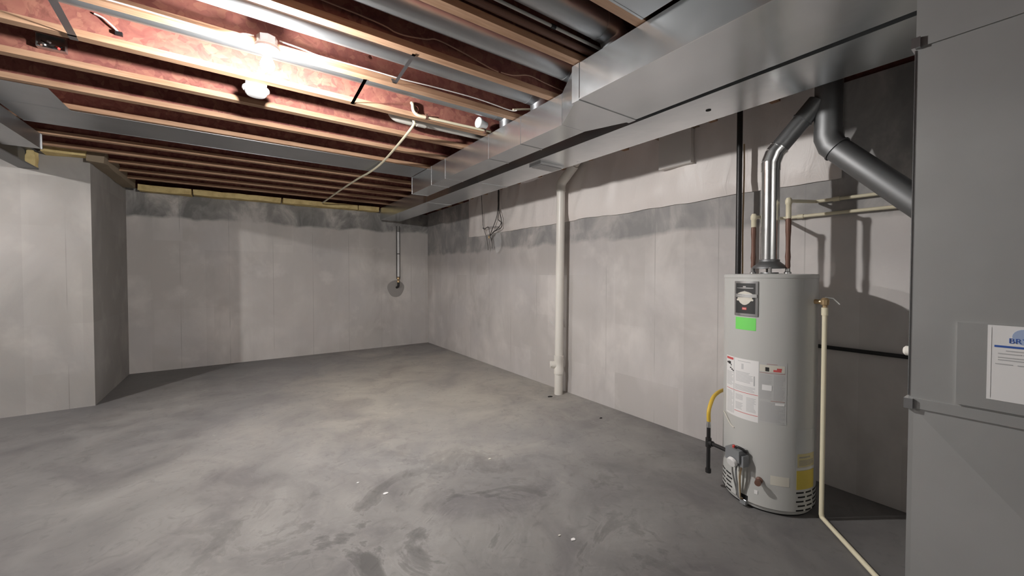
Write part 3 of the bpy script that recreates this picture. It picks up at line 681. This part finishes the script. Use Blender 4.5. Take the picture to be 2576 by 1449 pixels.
# relief valve
td = (cyl(264.7, 0, 1) - Vector((HX, HY, 0))).normalized()
b = BM(); p0 = cyl(264.7, 1.288); tube(b, [p0 - td * 0.004, p0 + td * 0.06], 0.014, 14); lathe(b, [(0, -0.045), (0.012, -0.045), (0.0125, -0.02), (0.02, -0.016), (0.022, 0.012), (0.013, 0.024), (0, 0.026)], 16, p0 + td * 0.05); rv = hp('relief_valve', b, M_BRASS); tag(rv, 'brass pressure relief valve')
b = BM(); tube(b, [p0 + td * 0.05 + Vector((0, 0, 0.026)), p0 + td * 0.085 + Vector((0.012, 0, 0.022)), p0 + td * 0.115 + Vector((0.02, 0, -0.012))], [0.006, 0.005, 0.004], 8); obj('test_lever', b, M_STEEL, rv)
# draught hood and nipples
b = BM(); lathe(b, [(0.098, 1.487), (0.094, 1.50), (0.068, 1.522), (0.057, 1.532), (0.057, 1.545), (0.053, 1.545), (0.053, 1.53), (0.09, 1.497), (0.095, 1.487)], 40, (HX, HY, 0)); dh = hp('draft_hood', b, M_FLUED)
for a in (30, 120, 205, 300):
    c_, s_ = math.cos(math.radians(a)), math.sin(math.radians(a))
    b = BM(); tube(b, [(HX + 0.09 * c_, HY + 0.09 * s_, 1.453), (HX + 0.094 * c_, HY + 0.094 * s_, 1.495)], 0.008, 8); obj('hood_leg', b, M_STEEL, dh)
b = BM(); lathe(b, [(0, 1.453), (0.052, 1.453), (0.05, 1.462), (0, 1.462)], 30, (HX, HY, 0)); hp('flue_collar', b, M_FLUED)
for yy in (1.222, 1.020):
    b = BM(); lathe(b, [(0, 1.452), (0.02, 1.452), (0.02, 1.463), (0.014, 1.468), (0.014, 1.485), (0, 1.485)], 16, (HX + 0.004, yy, 0)); hp('pipe_nipple', b, M_STEEL)

# heater vent pipe and stack
t = thing('heater_vent_pipe', 'shiny vent pipe rising from the water heater and bending to the dark stack', 'vent pipe', (HX, HY, 1.546))
b = BM(); tube(b, [(HX, HY, 1.547), (HX, HY, 2.14)], 0.052, 32); obj('vertical_pipe', b, M_FLUE, t)
sa, sb = Vector((HX, HY, 2.14)), Vector((2.95, 0.862, 2.57))
k1 = Vector((HX, HY, 2.205)); dd = (sb - k1).normalized()
b = BM(); tube(b, [sa - Vector((0, 0, 0.02)), k1 - Vector((0, 0, 0.03))], 0.0545, 28); tube(b, [k1 - Vector((0, 0, 0.035)), k1 + dd * 0.035], [0.0545, 0.0545], 28); tube(b, [k1 + dd * 0.028, k1 + dd * 0.075], 0.0545, 28); lathe(b, [(0.0545, -0.004), (0.058, -0.004), (0.058, 0.004), (0.0545, 0.004)], 28, k1 + dd * 0.072, dd); obj('elbow', b, M_FLUE, t)
b = BM(); tube(b, [k1 + dd * 0.07, k1 + dd * 0.27], 0.052, 28); obj('slanted_pipe', b, M_FLUED, t)
b = BM(); tube(b, [k1 + dd * 0.255, k1 + dd * 0.385], 0.0555, 28); lathe(b, [(0.0555, -0.003), (0.059, -0.003), (0.059, 0.004), (0.0555, 0.004)], 28, k1 + dd * 0.262, dd); obj('upper_collar', b, M_FLUED, t)
t = thing('vent_stack', 'dark vent stack with a large grey furnace vent slanting down behind the plenum', 'vent pipe', (2.95, 0.857, 2.3))
b = BM(); tube(b, [(2.95, 0.857, 2.30), (2.95, 0.857, 3.015)], 0.069, 30); obj('stack_pipe', b, M_FLUED, t)
f0 = Vector((2.95, 0.857, 2.295)); f1 = Vector((2.95, 0.845, 2.235)); fd = (Vector((2.95, 0.42, 1.775)) - f1).normalized()
b = BM(); tube(b, [f0 + Vector((0, 0, 0.03)), f0 - Vector((0, 0, 0.012)), f1 + fd * 0.01, f1 + fd * 0.05], 0.0715, 30); lathe(b, [(0.0715, -0.004), (0.076, -0.004), (0.076, 0.005), (0.0715, 0.005)], 30, f1 + fd * 0.048, fd); obj('elbow', b, M_FLUED, t)
b = BM(); tube(b, [f1 + fd * 0.045, f1 + fd * 1.02], 0.069, 30); obj('slanted_pipe', b, M_FLUED, t)

# ------------------------------------------------------------------ gas line, water lines, drain
t = thing('gas_riser', 'black iron gas pipe rising behind the water heater', 'pipe', (3.15, 1.462, 0.6))
b = BM(); tube(b, bent([(3.15, 1.462, 2.90), (3.15, 1.462, 0.60), (3.02, 1.45, 0.60)], 0.03, 4), 0.02, 16); obj('pipe', b, M_BLACK, t)
b = BM(); lathe(b, [(0.02, -0.03), (0.026, -0.03), (0.026, 0.03), (0.02, 0.03)], 16, (3.15, 1.462, 1.30)); obj('coupling', b, M_BLACK, t)
t = thing('gas_connector', 'black tee and drip leg with yellow gas connector by the heater valve', 'pipe', (2.6, 1.385, 0.1))
vl = vp(-0.040, 0.035, 0.318)
b = BM(); tube(b, [vl, (2.6, 1.385, 0.312)], 0.0125, 14); obj('side_pipe', b, M_BLACK, t)
b = BM(); tube(b, [(2.6, 1.385, 0.13), (2.6, 1.385, 0.42)], 0.0125, 14); obj('drip_leg', b, M_BLACK, t)
b = BM(); lathe(b, [(0, -0.028), (0.018, -0.028), (0.019, -0.01), (0.018, 0.0), (0, 0.0)], 14, (2.6, 1.385, 0.135)); obj('drip_cap', b, M_BLACK, t)
b = BM(); lathe(b, [(0.012, -0.032), (0.019, -0.03), (0.019, 0.03), (0.012, 0.032)], 14, (2.6, 1.385, 0.312)); tube(b, [Vector((2.6, 1.385, 0.312)), Vector((2.6, 1.385, 0.312)) + (vl - Vector((2.6, 1.385, 0.312))).normalized() * 0.034], 0.018, 14); obj('tee', b, M_BLACK, t)
b = BM(); lathe(b, [(0, 0), (0.014, 0), (0.015, 0.012), (0.012, 0.03), (0.012, 0.045), (0, 0.045)], 14, (2.6, 1.385, 0.415)); obj('flare_nut', b, M_STEEL, t)
b = BM(); tube(b, smooth_path([(2.6, 1.385, 0.455), (2.6, 1.386, 0.52), (2.635, 1.392, 0.565), (2.70, 1.405, 0.60), (2.80, 1.42, 0.612), (2.92, 1.44, 0.603), (3.02, 1.45, 0.60)], 5), 0.0125, 14); tag(obj('yellow_hose', b, M_YEL, t), 'yellow coated flexible hose')
b = BM(); tube(b, smooth_path([(3.20, 1.452, 2.45), (3.205, 1.452, 2.2), (3.20, 1.455, 1.8), (3.205, 1.453, 1.2)], 4), 0.006, 8); one('copper_tube', b, M_TAN, 'thin tan tube standing beside the black gas riser', 'tube')
def water_line(y, z_cu, z_top, zw, y_end, lab):
    t = thing('water_line', lab, 'pipe', (HX + 0.004, y, 1.486)); x = HX + 0.004
    b = BM(); prof = [(0, 1.486), (0.012, 1.486), (0.0145, 1.50), (0.013, 1.53), (0.0155, 1.56), (0.0125, 1.60), (0.013, 1.68), (0.0155, 1.72), (0.0155, z_cu - 0.01), (0.013, z_cu), (0, z_cu)]; lathe(b, prof, 14, (x, y, 0)); obj('copper_riser', b, M_COPPER, t)
    b = BM(); lathe(b, [(0, z_cu), (0.015, z_cu), (0.015, z_top - 0.03), (0.0185, z_top - 0.025), (0.019, z_top - 0.004), (0.012, z_top + 0.012), (0, z_top + 0.014)], 16, (x, y, 0)); obj('plastic_elbow', b, M_CPVC, t)
    b = BM(); tube(b, bent([(x, y, z_top - 0.008), (3.275, y, zw), (3.275, y_end, zw)], 0.02, 3), 0.0115, 12); obj('wall_pipe', b, M_CPVC, t)
    for yy in (y - 0.12,):
        b = BM(); lathe(b, [(0.0115, -0.018), (0.0155, -0.018), (0.0155, 0.018), (0.0115, 0.018)], 14, (3.275, yy, zw), (0, 1, 0)); obj('coupling', b, M_CPVC, t)
water_line(1.222, 1.765, 1.842, 1.86, 0.27, 'cream water pipe from the shorter heater riser along the wall')
water_line(1.020, 1.80, 1.918, 1.952, 0.27, 'cream water pipe from the taller heater riser along the wall')
b = BM(); tube(b, [(3.285, 1.25, 0.955), (3.285, 0.9, 0.953), (3.285, 0.1, 0.953)], 0.013, 12); one('black_wall_tube', b, M_BLACKP, 'black tube running low along the wall behind the water heater', 'tube')
t = thing('relief_drain_pipe', 'cream drain pipe beside the water heater that bends out across the floor', 'pipe', (2.832, 0.816, 0))
tdp = p0 + td * 0.05
b = BM(); tube(b, [(tdp.x, tdp.y, 1.245), (tdp.x, tdp.y, 0.026), ], 0.0125, 14); obj('down_pipe', b, M_CPVC, t)
b = BM(); lathe(b, [(0.0125, -0.03), (0.0165, -0.03), (0.0165, 0.014), (0.0125, 0.016)], 14, (tdp.x, tdp.y, 1.24)); obj('socket', b, M_CPVC, t)
b = BM(); tube(b, [(tdp.x, tdp.y, 0.034), (tdp.x - 0.003, tdp.y - 0.005, 0.016), (2.46, 0.495, 0.0135), (2.195, 0.277, 0.0135)], [0.0135, 0.0135, 0.0125, 0.0125], 14); obj('floor_run', b, M_CPVC, t)

# white soil stack
t = thing('drain_stack', 'white plastic drain stack with a cleanout plug against the concrete side wall', 'pipe', (3.165, 3.50, 0))
b = BM(); tube(b, [(3.165, 3.53, 0.0), (3.165, 3.495, 2.45)], 0.05, 28); obj('pipe', b, M_PVC, t)
b = BM(); tube(b, bent([(3.165, 3.497, 2.43), (3.165, 3.495, 2.53), (3.165, 3.26, 2.70)], 0.05, 5), 0.056, 28); obj('elbow', b, M_PVC, t)
b = BM(); tube(b, bent([(3.165, 3.31, 2.665), (3.165, 3.20, 2.755), (3.165, 3.20, 2.99)], 0.04, 4), 0.05, 28); obj('slanted_pipe', b, M_PVC, t)
b = BM(); lathe(b, [(0.05, -0.11), (0.057, -0.11), (0.058, -0.05), (0.055, -0.045), (0.055, 0.05), (0.058, 0.055), (0.057, 0.115), (0.05, 0.115)], 28, (3.165, 3.525, 0.36)); tube(b, [(3.165, 3.525, 0.36), (3.095, 3.572, 0.36)], 0.043, 22); obj('cleanout_tee', b, M_PVC, t)
b = BM(); lathe(b, [(0, 0), (0.046, 0), (0.046, 0.016), (0.04, 0.022), (0, 0.022)], 8, (3.095, 3.572, 0.36), (-0.82, 0.57, 0)); obj('cleanout_plug', b, M_PVC, t)
b = BM(); v_ = [b.verts.new(q_) for q_ in ((3.125, 3.565, 0.84), (3.12, 3.60, 0.875), (3.125, 3.66, 0.93), (3.115, 3.615, 0.86))]; b.faces.new(v_); bmesh.ops.solidify(b, geom=b.faces[:], thickness=0.003)
one('tape_scrap', b, M_PAPER, 'loose scrap of white tape on the drain stack', 'tape', smooth=False)

# boxed register on the side wall
t = thing('wall_box', 'off white boxed cover on the insulation blanket under the return duct', 'box', (3.25, 2.04, 2.41))
b = BM(); box(b, 3.20, 3.245, 1.885, 2.198, 2.413, 2.71); obj('front_board', b, M_DRYW, t, bevel=0.003)
b = BM(); box(b, 3.2455, 3.30, 1.886, 2.197, 2.42, 2.71); obj('box_body', b, M_DRYW, t, smooth=False)
b = BM(); box(b, 3.19, 3.30, 1.84, 2.25, 2.712, 2.718); obj('top_plate', b, M_SILL, t, smooth=False)

# hanging phone and cable wires
t = thing('hanging_wires', 'tangle of dark low-voltage wires hanging in front of the insulation blanket', 'wires', (3.21, 5.1, 2.0))
xw = 3.215
wires = [[(xw, 4.93, 2.72), (xw - 0.01, 4.925, 2.5), (xw, 4.98, 2.32), (xw - 0.01, 5.09, 2.14), (xw - 0.005, 5.17, 2.05)],
         [(xw - 0.012, 4.92, 2.72), (xw - 0.015, 4.915, 2.48), (xw - 0.01, 4.85, 2.3), (xw - 0.01, 4.83, 2.2), (xw, 4.87, 2.14), (xw - 0.005, 5.04, 2.10), (xw, 5.16, 2.05)],
         [(xw + 0.01, 4.935, 2.72), (xw, 4.92, 2.45), (xw - 0.01, 4.93, 2.28), (xw, 4.86, 2.22), (xw, 4.93, 2.15), (xw, 5.10, 2.09)],
         [(xw, 5.43, 2.72), (xw, 5.40, 2.40), (xw - 0.005, 5.36, 2.2), (xw, 5.27, 2.02), (xw, 5.235, 1.88), (xw + 0.01, 5.25, 1.83)],
         [(xw, 5.39, 2.19), (xw - 0.01, 5.30, 2.175), (xw, 5.2, 2.18), (xw, 5.05, 2.17), (xw, 4.90, 2.16)],
         [(xw, 5.39, 2.19), (xw - 0.01, 5.32, 2.16), (xw, 5.22, 2.19), (xw, 5.17, 2.05), (xw + 0.005, 5.12, 1.93), (xw + 0.01, 5.13, 1.85)]]
for k, wp in enumerate(wires):
    b = BM(); tube(b, smooth_path(wp, 5), 0.0055 if k < 3 else 0.0042, 7); obj('wire', b, M_WIREB, t)
b = BM(); tube(b, [(xw - 0.002, 4.925, 2.70), (xw - 0.004, 4.918, 2.40)], [0.014, 0.010], 8); obj('wire_bundle', b, M_WIREB, t)
b = BM(); lathe(b, [(0, 0), (0.012, 0), (0.013, 0.03), (0.009, 0.045), (0, 0.045)], 10, (xw - 0.012, 5.18, 2.005)); obj('brass_connector', b, M_BRASS, t)
def bag():
    bm = BM(); rows = []
    for j in range(9):
        z = 2.085 - j * 0.038; row = []
        for i in range(13):
            a = 2 * PI * i / 13; r_ = 0.03 + 0.055 * math.sin(PI * min(1, (j + 0.7) / 8.5)); r_ *= 1 + 0.35 * noise.noise(Vector((math.cos(a) * 2, math.sin(a) * 2, j * 0.6)))
            row.append(bm.verts.new((3.245 + 0.45 * r_ * math.cos(a), 5.0 + r_ * math.sin(a), z)))
        rows.append(row)
    for j in range(8):
        for i in range(13): bm.faces.new((rows[j][i], rows[j][(i + 1) % 13], rows[j + 1][(i + 1) % 13], rows[j + 1][i]))
    bm.faces.new(rows[-1]); return bm
one('plastic_bag', bag(), M_CLEAR, 'small crumpled clear plastic bag hanging with the dark wires', 'bag', ang=20)

# pipe entering the back wall
t = thing('wall_pipe_entry', 'pale pipe coming down to a valve in a round dark patch of the back wall', 'pipe', (2.66, 7.79, 1.1))
b = BM(); tube(b, [(2.665, 7.785, 2.30), (2.665, 7.785, 1.40)], 0.024, 14); obj('pipe', b, M_WHITE, t)
for xx in (2.635, 2.697):
    b = BM(); tube(b, [(xx, 7.80, 2.42), (xx, 7.80, 1.36)], 0.008, 8); obj('side_wire', b, M_WIREB, t)
b = BM(); lathe(b, [(0.024, -0.008), (0.03, -0.008), (0.03, 0.008), (0.024, 0.008)], 14, (2.665, 7.785, 1.86)); obj('clip', b, M_WIREB, t)
b = BM(); lathe(b, [(0, 0), (0.026, 0), (0.028, 0.03), (0.018, 0.05), (0.03, 0.07), (0.026, 0.10), (0, 0.11)], 14, (2.66, 7.78, 1.285)); obj('valve', b, M_BRASS, t)
b = BM(); tube(b, bent([(2.66, 7.78, 1.30), (2.66, 7.78, 1.20), (2.63, 7.815, 1.18)], 0.03, 3), 0.022, 12); obj('bent_pipe', b, M_BLACK, t)
b = BM()
for zz, rr in ((0.0, 0.17),):
    ring = [b.verts.new((2.62 + rr * (1 + 0.08 * math.sin(3 * a)) * math.cos(a), YB - 0.003, 1.16 + rr * math.sin(a))) for a in [2 * PI * i / 28 for i in range(28)]]
    inner = [b.verts.new((2.62 + 0.6 * rr * math.cos(a), YB - 0.009, 1.16 + 0.6 * rr * math.sin(a))) for a in [2 * PI * i / 28 for i in range(28)]]
    for i in range(28): b.faces.new((ring[i], ring[(i + 1) % 28], inner[(i + 1) % 28], inner[i]))
    b.faces.new(inner)
obj('mortar_patch', b, mat('grey_mortar_patch', (0.34, 0.325, 0.31), 0.9), t)

# ------------------------------------------------------------------ overhead small pipes and cables
t = thing('grey_drain_pipe', 'greyish plastic drain pipe with an elbow in the joist bay behind the lit joist', 'pipe', (1.1, 3.3, 2.79))
b = BM(); tube(b, bent([(1.09, 3.30, 2.98), (1.09, 3.30, 2.795), (1.25, 3.30, 2.79)], 0.055, 6), 0.05, 22); obj('elbow', b, M_PVCG, t)
b = BM(); tube(b, [(1.16, 3.30, 2.793), (3.19, 3.30, 2.80)], 0.044, 22); obj('pipe', b, M_PVCG, t)
b = BM(); tube(b, [(1.30, 3.30, 2.792), (1.38, 3.30, 2.792)], 0.048, 22); obj('coupling', b, M_PVCG, t)
b = BM(); tube(b, smooth_path([(1.222, 3.17, 2.86), (1.222, 3.172, 2.74), (1.226, 3.20, 2.698), (1.28, 3.75, 2.692), (1.331, 4.424, 2.688), (1.325, 4.9, 2.685), (1.297, 5.336, 2.69), (1.262, 6.3, 2.695), (1.235, 7.23, 2.69), (1.23, 7.5, 2.70)], 5), 0.0115, 10)
one('flexible_tube', b, M_CPVC, 'cream flexible tube slung diagonally under the far joists', 'tube')
t = thing('lit_cream_tube', 'cream tubing turning out of a hole in the lit orange joist', 'tube', (1.2, 3.05, 2.73))
b = BM(); tube(b, smooth_path([(1.165, 3.07, 2.83), (1.165, 3.048, 2.815), (1.172, 3.048, 2.765), (1.205, 3.048, 2.737), (1.275, 3.048, 2.733)], 4), 0.0125, 10); obj('bend', b, M_CPVC, t)
b = BM(); tube(b, [(1.29, 3.048, 2.735), (1.90, 3.048, 2.747)], 0.0105, 10); obj('run', b, M_CPVC, t)
for xx in (1.283, 1.84):
    b = BM(); box(b, xx - 0.008, xx + 0.008, 3.034, 3.0615, 2.722, 2.76); obj('tube_clip', b, M_COPPER, t, smooth=False)
b = BM(); tube(b, smooth_path([(-0.9, 2.598, 2.725), (-0.441, 2.600, 2.732), (-0.271, 2.600, 2.730), (-0.082, 2.600, 2.728), (0.0, 2.597, 2.731), (0.042, 2.59, 2.752), (0.09, 2.575, 2.75)], 4), 0.0042, 8); one('white_cable', b, M_WIREW, 'white cable reaching the bulb lampholder from the side away from the trunk', 'cable')
b = BM(); tube(b, smooth_path([(0.21, 2.575, 2.762), (0.326, 2.592, 2.763), (0.41, 2.598, 2.756), (0.614, 2.60, 2.760), (0.761, 2.60, 2.762), (0.919, 2.60, 2.762), (1.178, 2.601, 2.774), (1.502, 2.60, 2.78), (1.80, 2.598, 2.765), (1.86, 2.58, 2.77)], 4), 0.0042, 8); one('white_cable', b, M_WIREW, 'white cable stapled along the joist from the bulb lampholder to the trunk', 'cable')
b = BM(); tube(b, smooth_path([(1.83, 2.592, 2.772), (1.95, 2.58, 2.80), (2.10, 2.57, 2.83)], 4), 0.0085, 8); one('cable_end', b, M_CPVC, 'short cream cable end dipping behind the trunk duct', 'cable')
t = thing('loose_cable_end', 'short white cable end with a dark clip on the orange joist web', 'cable', (-0.56, 3.07, 2.8))
b = BM(); tube(b, smooth_path([(-0.62, 3.078, 2.87), (-0.585, 3.07, 2.855), (-0.55, 3.068, 2.825), (-0.53, 3.075, 2.805)], 4), 0.005, 8); obj('cable', b, M_WIREW, t)
b = BM(); box(b, -0.54, -0.51, 3.066, 3.085, 2.785, 2.803); obj('clip', b, M_BLACKP, t, bevel=0.003)
for pts, lab in (([(-0.6, 2.14, 2.83), (0.529, 2.145, 2.80), (0.739, 2.145, 2.776), (0.90, 2.148, 2.80), (0.975, 2.15, 2.823), (1.159, 2.15, 2.801), (1.33, 2.148, 2.768), (1.40, 2.148, 2.762)], 'brown cable drooping along the shaded joist above the bulb'),
                 ([(1.42, 2.148, 2.764), (1.516, 2.147, 2.772), (1.649, 2.15, 2.811), (1.80, 2.15, 2.80), (2.02, 2.15, 2.787)], 'short brown cable looping along the shaded joist by the trunk')):
    b = BM(); tube(b, smooth_path(pts, 5), 0.0042, 7); one('brown_cable', b, M_WIREBR, lab, 'cable')
b = BM(); tube(b, [(-1.2, 1.672, 2.775), (2.2, 1.672, 2.775)], 0.019, 14); one('copper_pipe', b, M_COPPER, 'copper pipe running beside the dim joist near the wide trunk', 'pipe')
t = thing('grey_water_pipe', 'thin grey pipe with a coupling between the copper pipe and a round duct', 'pipe', (0.2, 1.60, 2.79))
b = BM(); tube(b, [(-1.2, 1.628, 2.79), (2.2, 1.628, 2.79)], 0.0085, 10); obj('pipe', b, M_PVCG, t)
b = BM(); tube(b, [(1.40, 1.628, 2.79), (1.43, 1.628, 2.79)], 0.012, 10); obj('coupling', b, M_BLACKP, t)

# electrical box on a joist web
t = thing('junction_box', 'open metal electrical box with wires on the shaded joist web', 'electrical box', (-0.89, 3.50, 2.80))
b = BM()
x0_, x1_, yb, yf, z0_, z1_ = -0.95, -0.83, 3.536, 3.50, 2.79, 2.885
box(b, x0_, x1_, yb - 0.003, yb, z0_, z1_); box(b, x0_, x0_ + 0.003, yf, yb - 0.003, z0_, z1_); box(b, x1_ - 0.003, x1_, yf, yb - 0.003, z0_, z1_); box(b, x0_ + 0.003, x1_ - 0.003, yf, yb - 0.003, z1_ - 0.003, z1_); box(b, x0_ + 0.003, x1_ - 0.003, yf, yb - 0.003, z0_, z0_ + 0.003)
obj('box_shell', b, M_STEEL, t, smooth=False)
b = BM(); box(b, x0_ - 0.006, x1_ + 0.006, yf - 0.004, yf - 0.001, z1_ - 0.02, z1_ + 0.006); obj('cover_rail', b, M_CLEAT, t, smooth=False)
for m_, dx, dz, r_ in ((M_RED, 0.03, -0.005, 0.009), (M_WHITE, -0.005, 0.02, 0.007), (M_WHITE, -0.025, 0.0, 0.006), (M_COPPER, -0.04, -0.006, 0.007)):
    b = BM(); lathe(b, [(0, -0.012), (r_, -0.010), (r_ * 0.8, 0.01), (0, 0.013)], 10, (-0.89 + dx, yf - 0.006, 2.805 + dz), (0.5, -0.6, -0.4)); obj('wire_nut', b, m_, t)
b = BM(); tube(b, smooth_path([(-0.93, 3.512, 2.83), (-0.90, 3.49, 2.81), (-0.885, 3.492, 2.80), (-0.86, 3.49, 2.795), (-0.845, 3.51, 2.82)], 4), 0.004, 7); obj('wire', b, M_BLACKP, t)

# smoke detector
t = thing('smoke_detector', 'round white smoke detector hung under the joists below the bulb', 'smoke detector', (0.12, 3.215, 2.70))
b = BM(); box(b, 0.06, 0.18, 3.122, 3.30, 2.722, 2.765); obj('mounting_box', b, M_STEEL, t, bevel=0.006)
b = BM(); lathe(b, [(0, 0.0), (0.078, 0.0), (0.08, -0.004), (0.08, -0.014), (0.074, -0.019), (0, -0.019)], 40, (0.12, 3.215, 2.72)); obj('base', b, M_WHITE, t)
b = BM(); lathe(b, [(0, -0.0192), (0.064, -0.0192), (0.062, -0.040), (0.054, -0.048), (0.03, -0.050), (0, -0.050)], 40, (0.12, 3.215, 2.72)); obj('cover', b, M_WHITE, t)
b = BM(); lathe(b, [(0.058, -0.028), (0.0645, -0.028), (0.0645, -0.032), (0.058, -0.032)], 40, (0.12, 3.215, 2.72)); obj('vent_ring', b, M_GREYPL, t)

# ------------------------------------------------------------------ bare-bulb lampholders (these light the room)
def lampholder(x, y, z, label, dome):                      # z: centre of the bulb globe
    t = thing('light_fixture', label, 'light', (x, y, z))
    b = BM(); lathe(b, [(0, 0.105), (0.048, 0.105), (0.05, 0.15), (0.0, 0.15)], 8, (x, y, z)); obj('outlet_box', b, M_STEEL, t, smooth=False)
    b = BM(); lathe(b, [(0, 0.104), (0.058, 0.104), (0.061, 0.098), (0.058, 0.086), (0.044, 0.079), (0.036, 0.066), (0.024, 0.064), (0.0, 0.064)], 32, (x, y, z)); obj('lampholder', b, M_CERAM, t)
    # LED lamp: the lower dome gives the light, the diffuser neck above it only glows
    b = BM(); lathe(b, [(0, -0.034), (0.014, -0.0315), (0.026, -0.022), (0.0335, -0.006), (0.0345, 0.004), (0.0335, 0.010), (0, 0.010)], 28, (x, y, z)); p = obj('bulb', b, dome, t)
    b = BM(); lathe(b, [(0, 0.0105), (0.0335, 0.0105), (0.028, 0.026), (0.019, 0.045), (0.015, 0.0635), (0, 0.0635)], 28, (x, y, z)); obj('bulb_neck', b, M_NECK, p)
    return t
lampholder(0.15, 2.556, 2.60, 'bare lit bulb in a white lampholder on the joist', M_BULB)
lampholder(-2.75, JY(3) - 0.058 - 0.055, 2.73, 'second bare lit bulb beyond the steel beam', M_BULB2)

# ------------------------------------------------------------------ flakes and bits on the floor
chips = [(0.785, 2.572, 0.016, 'white', 'oval white flake lying alone on the floor'), (1.484, 1.532, 0.014, 'white', 'square white chip on the floor in front of the heater'),
         (0.668, 2.816, 0.009, 'white', 'small pale crumb beside the oval white flake'), (1.445, 1.60, 0.008, 'tan', 'tan crumb next to the square white chip'),
         (3.016, 3.508, 0.03, 'dark', 'dark flat spot of a bolt end in the floor by the drain stack'), (2.983, 2.686, 0.016, 'dark', 'dark pebble on the floor between drain stack and heater'),
         (1.604, 2.588, 0.012, 'tan', 'tan flake on the floor towards the side wall'), (-0.02, 1.65, 0.014, 'white', 'pale flake on the floor near the camera')]
for k, (x, y, r_, kind, lab) in enumerate(chips):
    b = BM(); n = 9; rd = random.Random(k)
    top = [b.verts.new((x + r_ * (0.8 + 0.4 * rd.random()) * math.cos(2 * PI * i / n), y + 0.7 * r_ * (0.8 + 0.4 * rd.random()) * math.sin(2 * PI * i / n), 0.004)) for i in range(n)]
    bot = [b.verts.new((v.co.x * 1.0, v.co.y, 0.0)) for v in top]
    b.faces.new(top); b.faces.new(bot[::-1])
    for i in range(n): b.faces.new((bot[i], bot[(i + 1) % n], top[(i + 1) % n], top[i]))
    one('floor_chip', b, {'white': M_PAPER, 'tan': M_CREAM, 'dark': M_DARK}[kind], lab, 'chip', smooth=False)
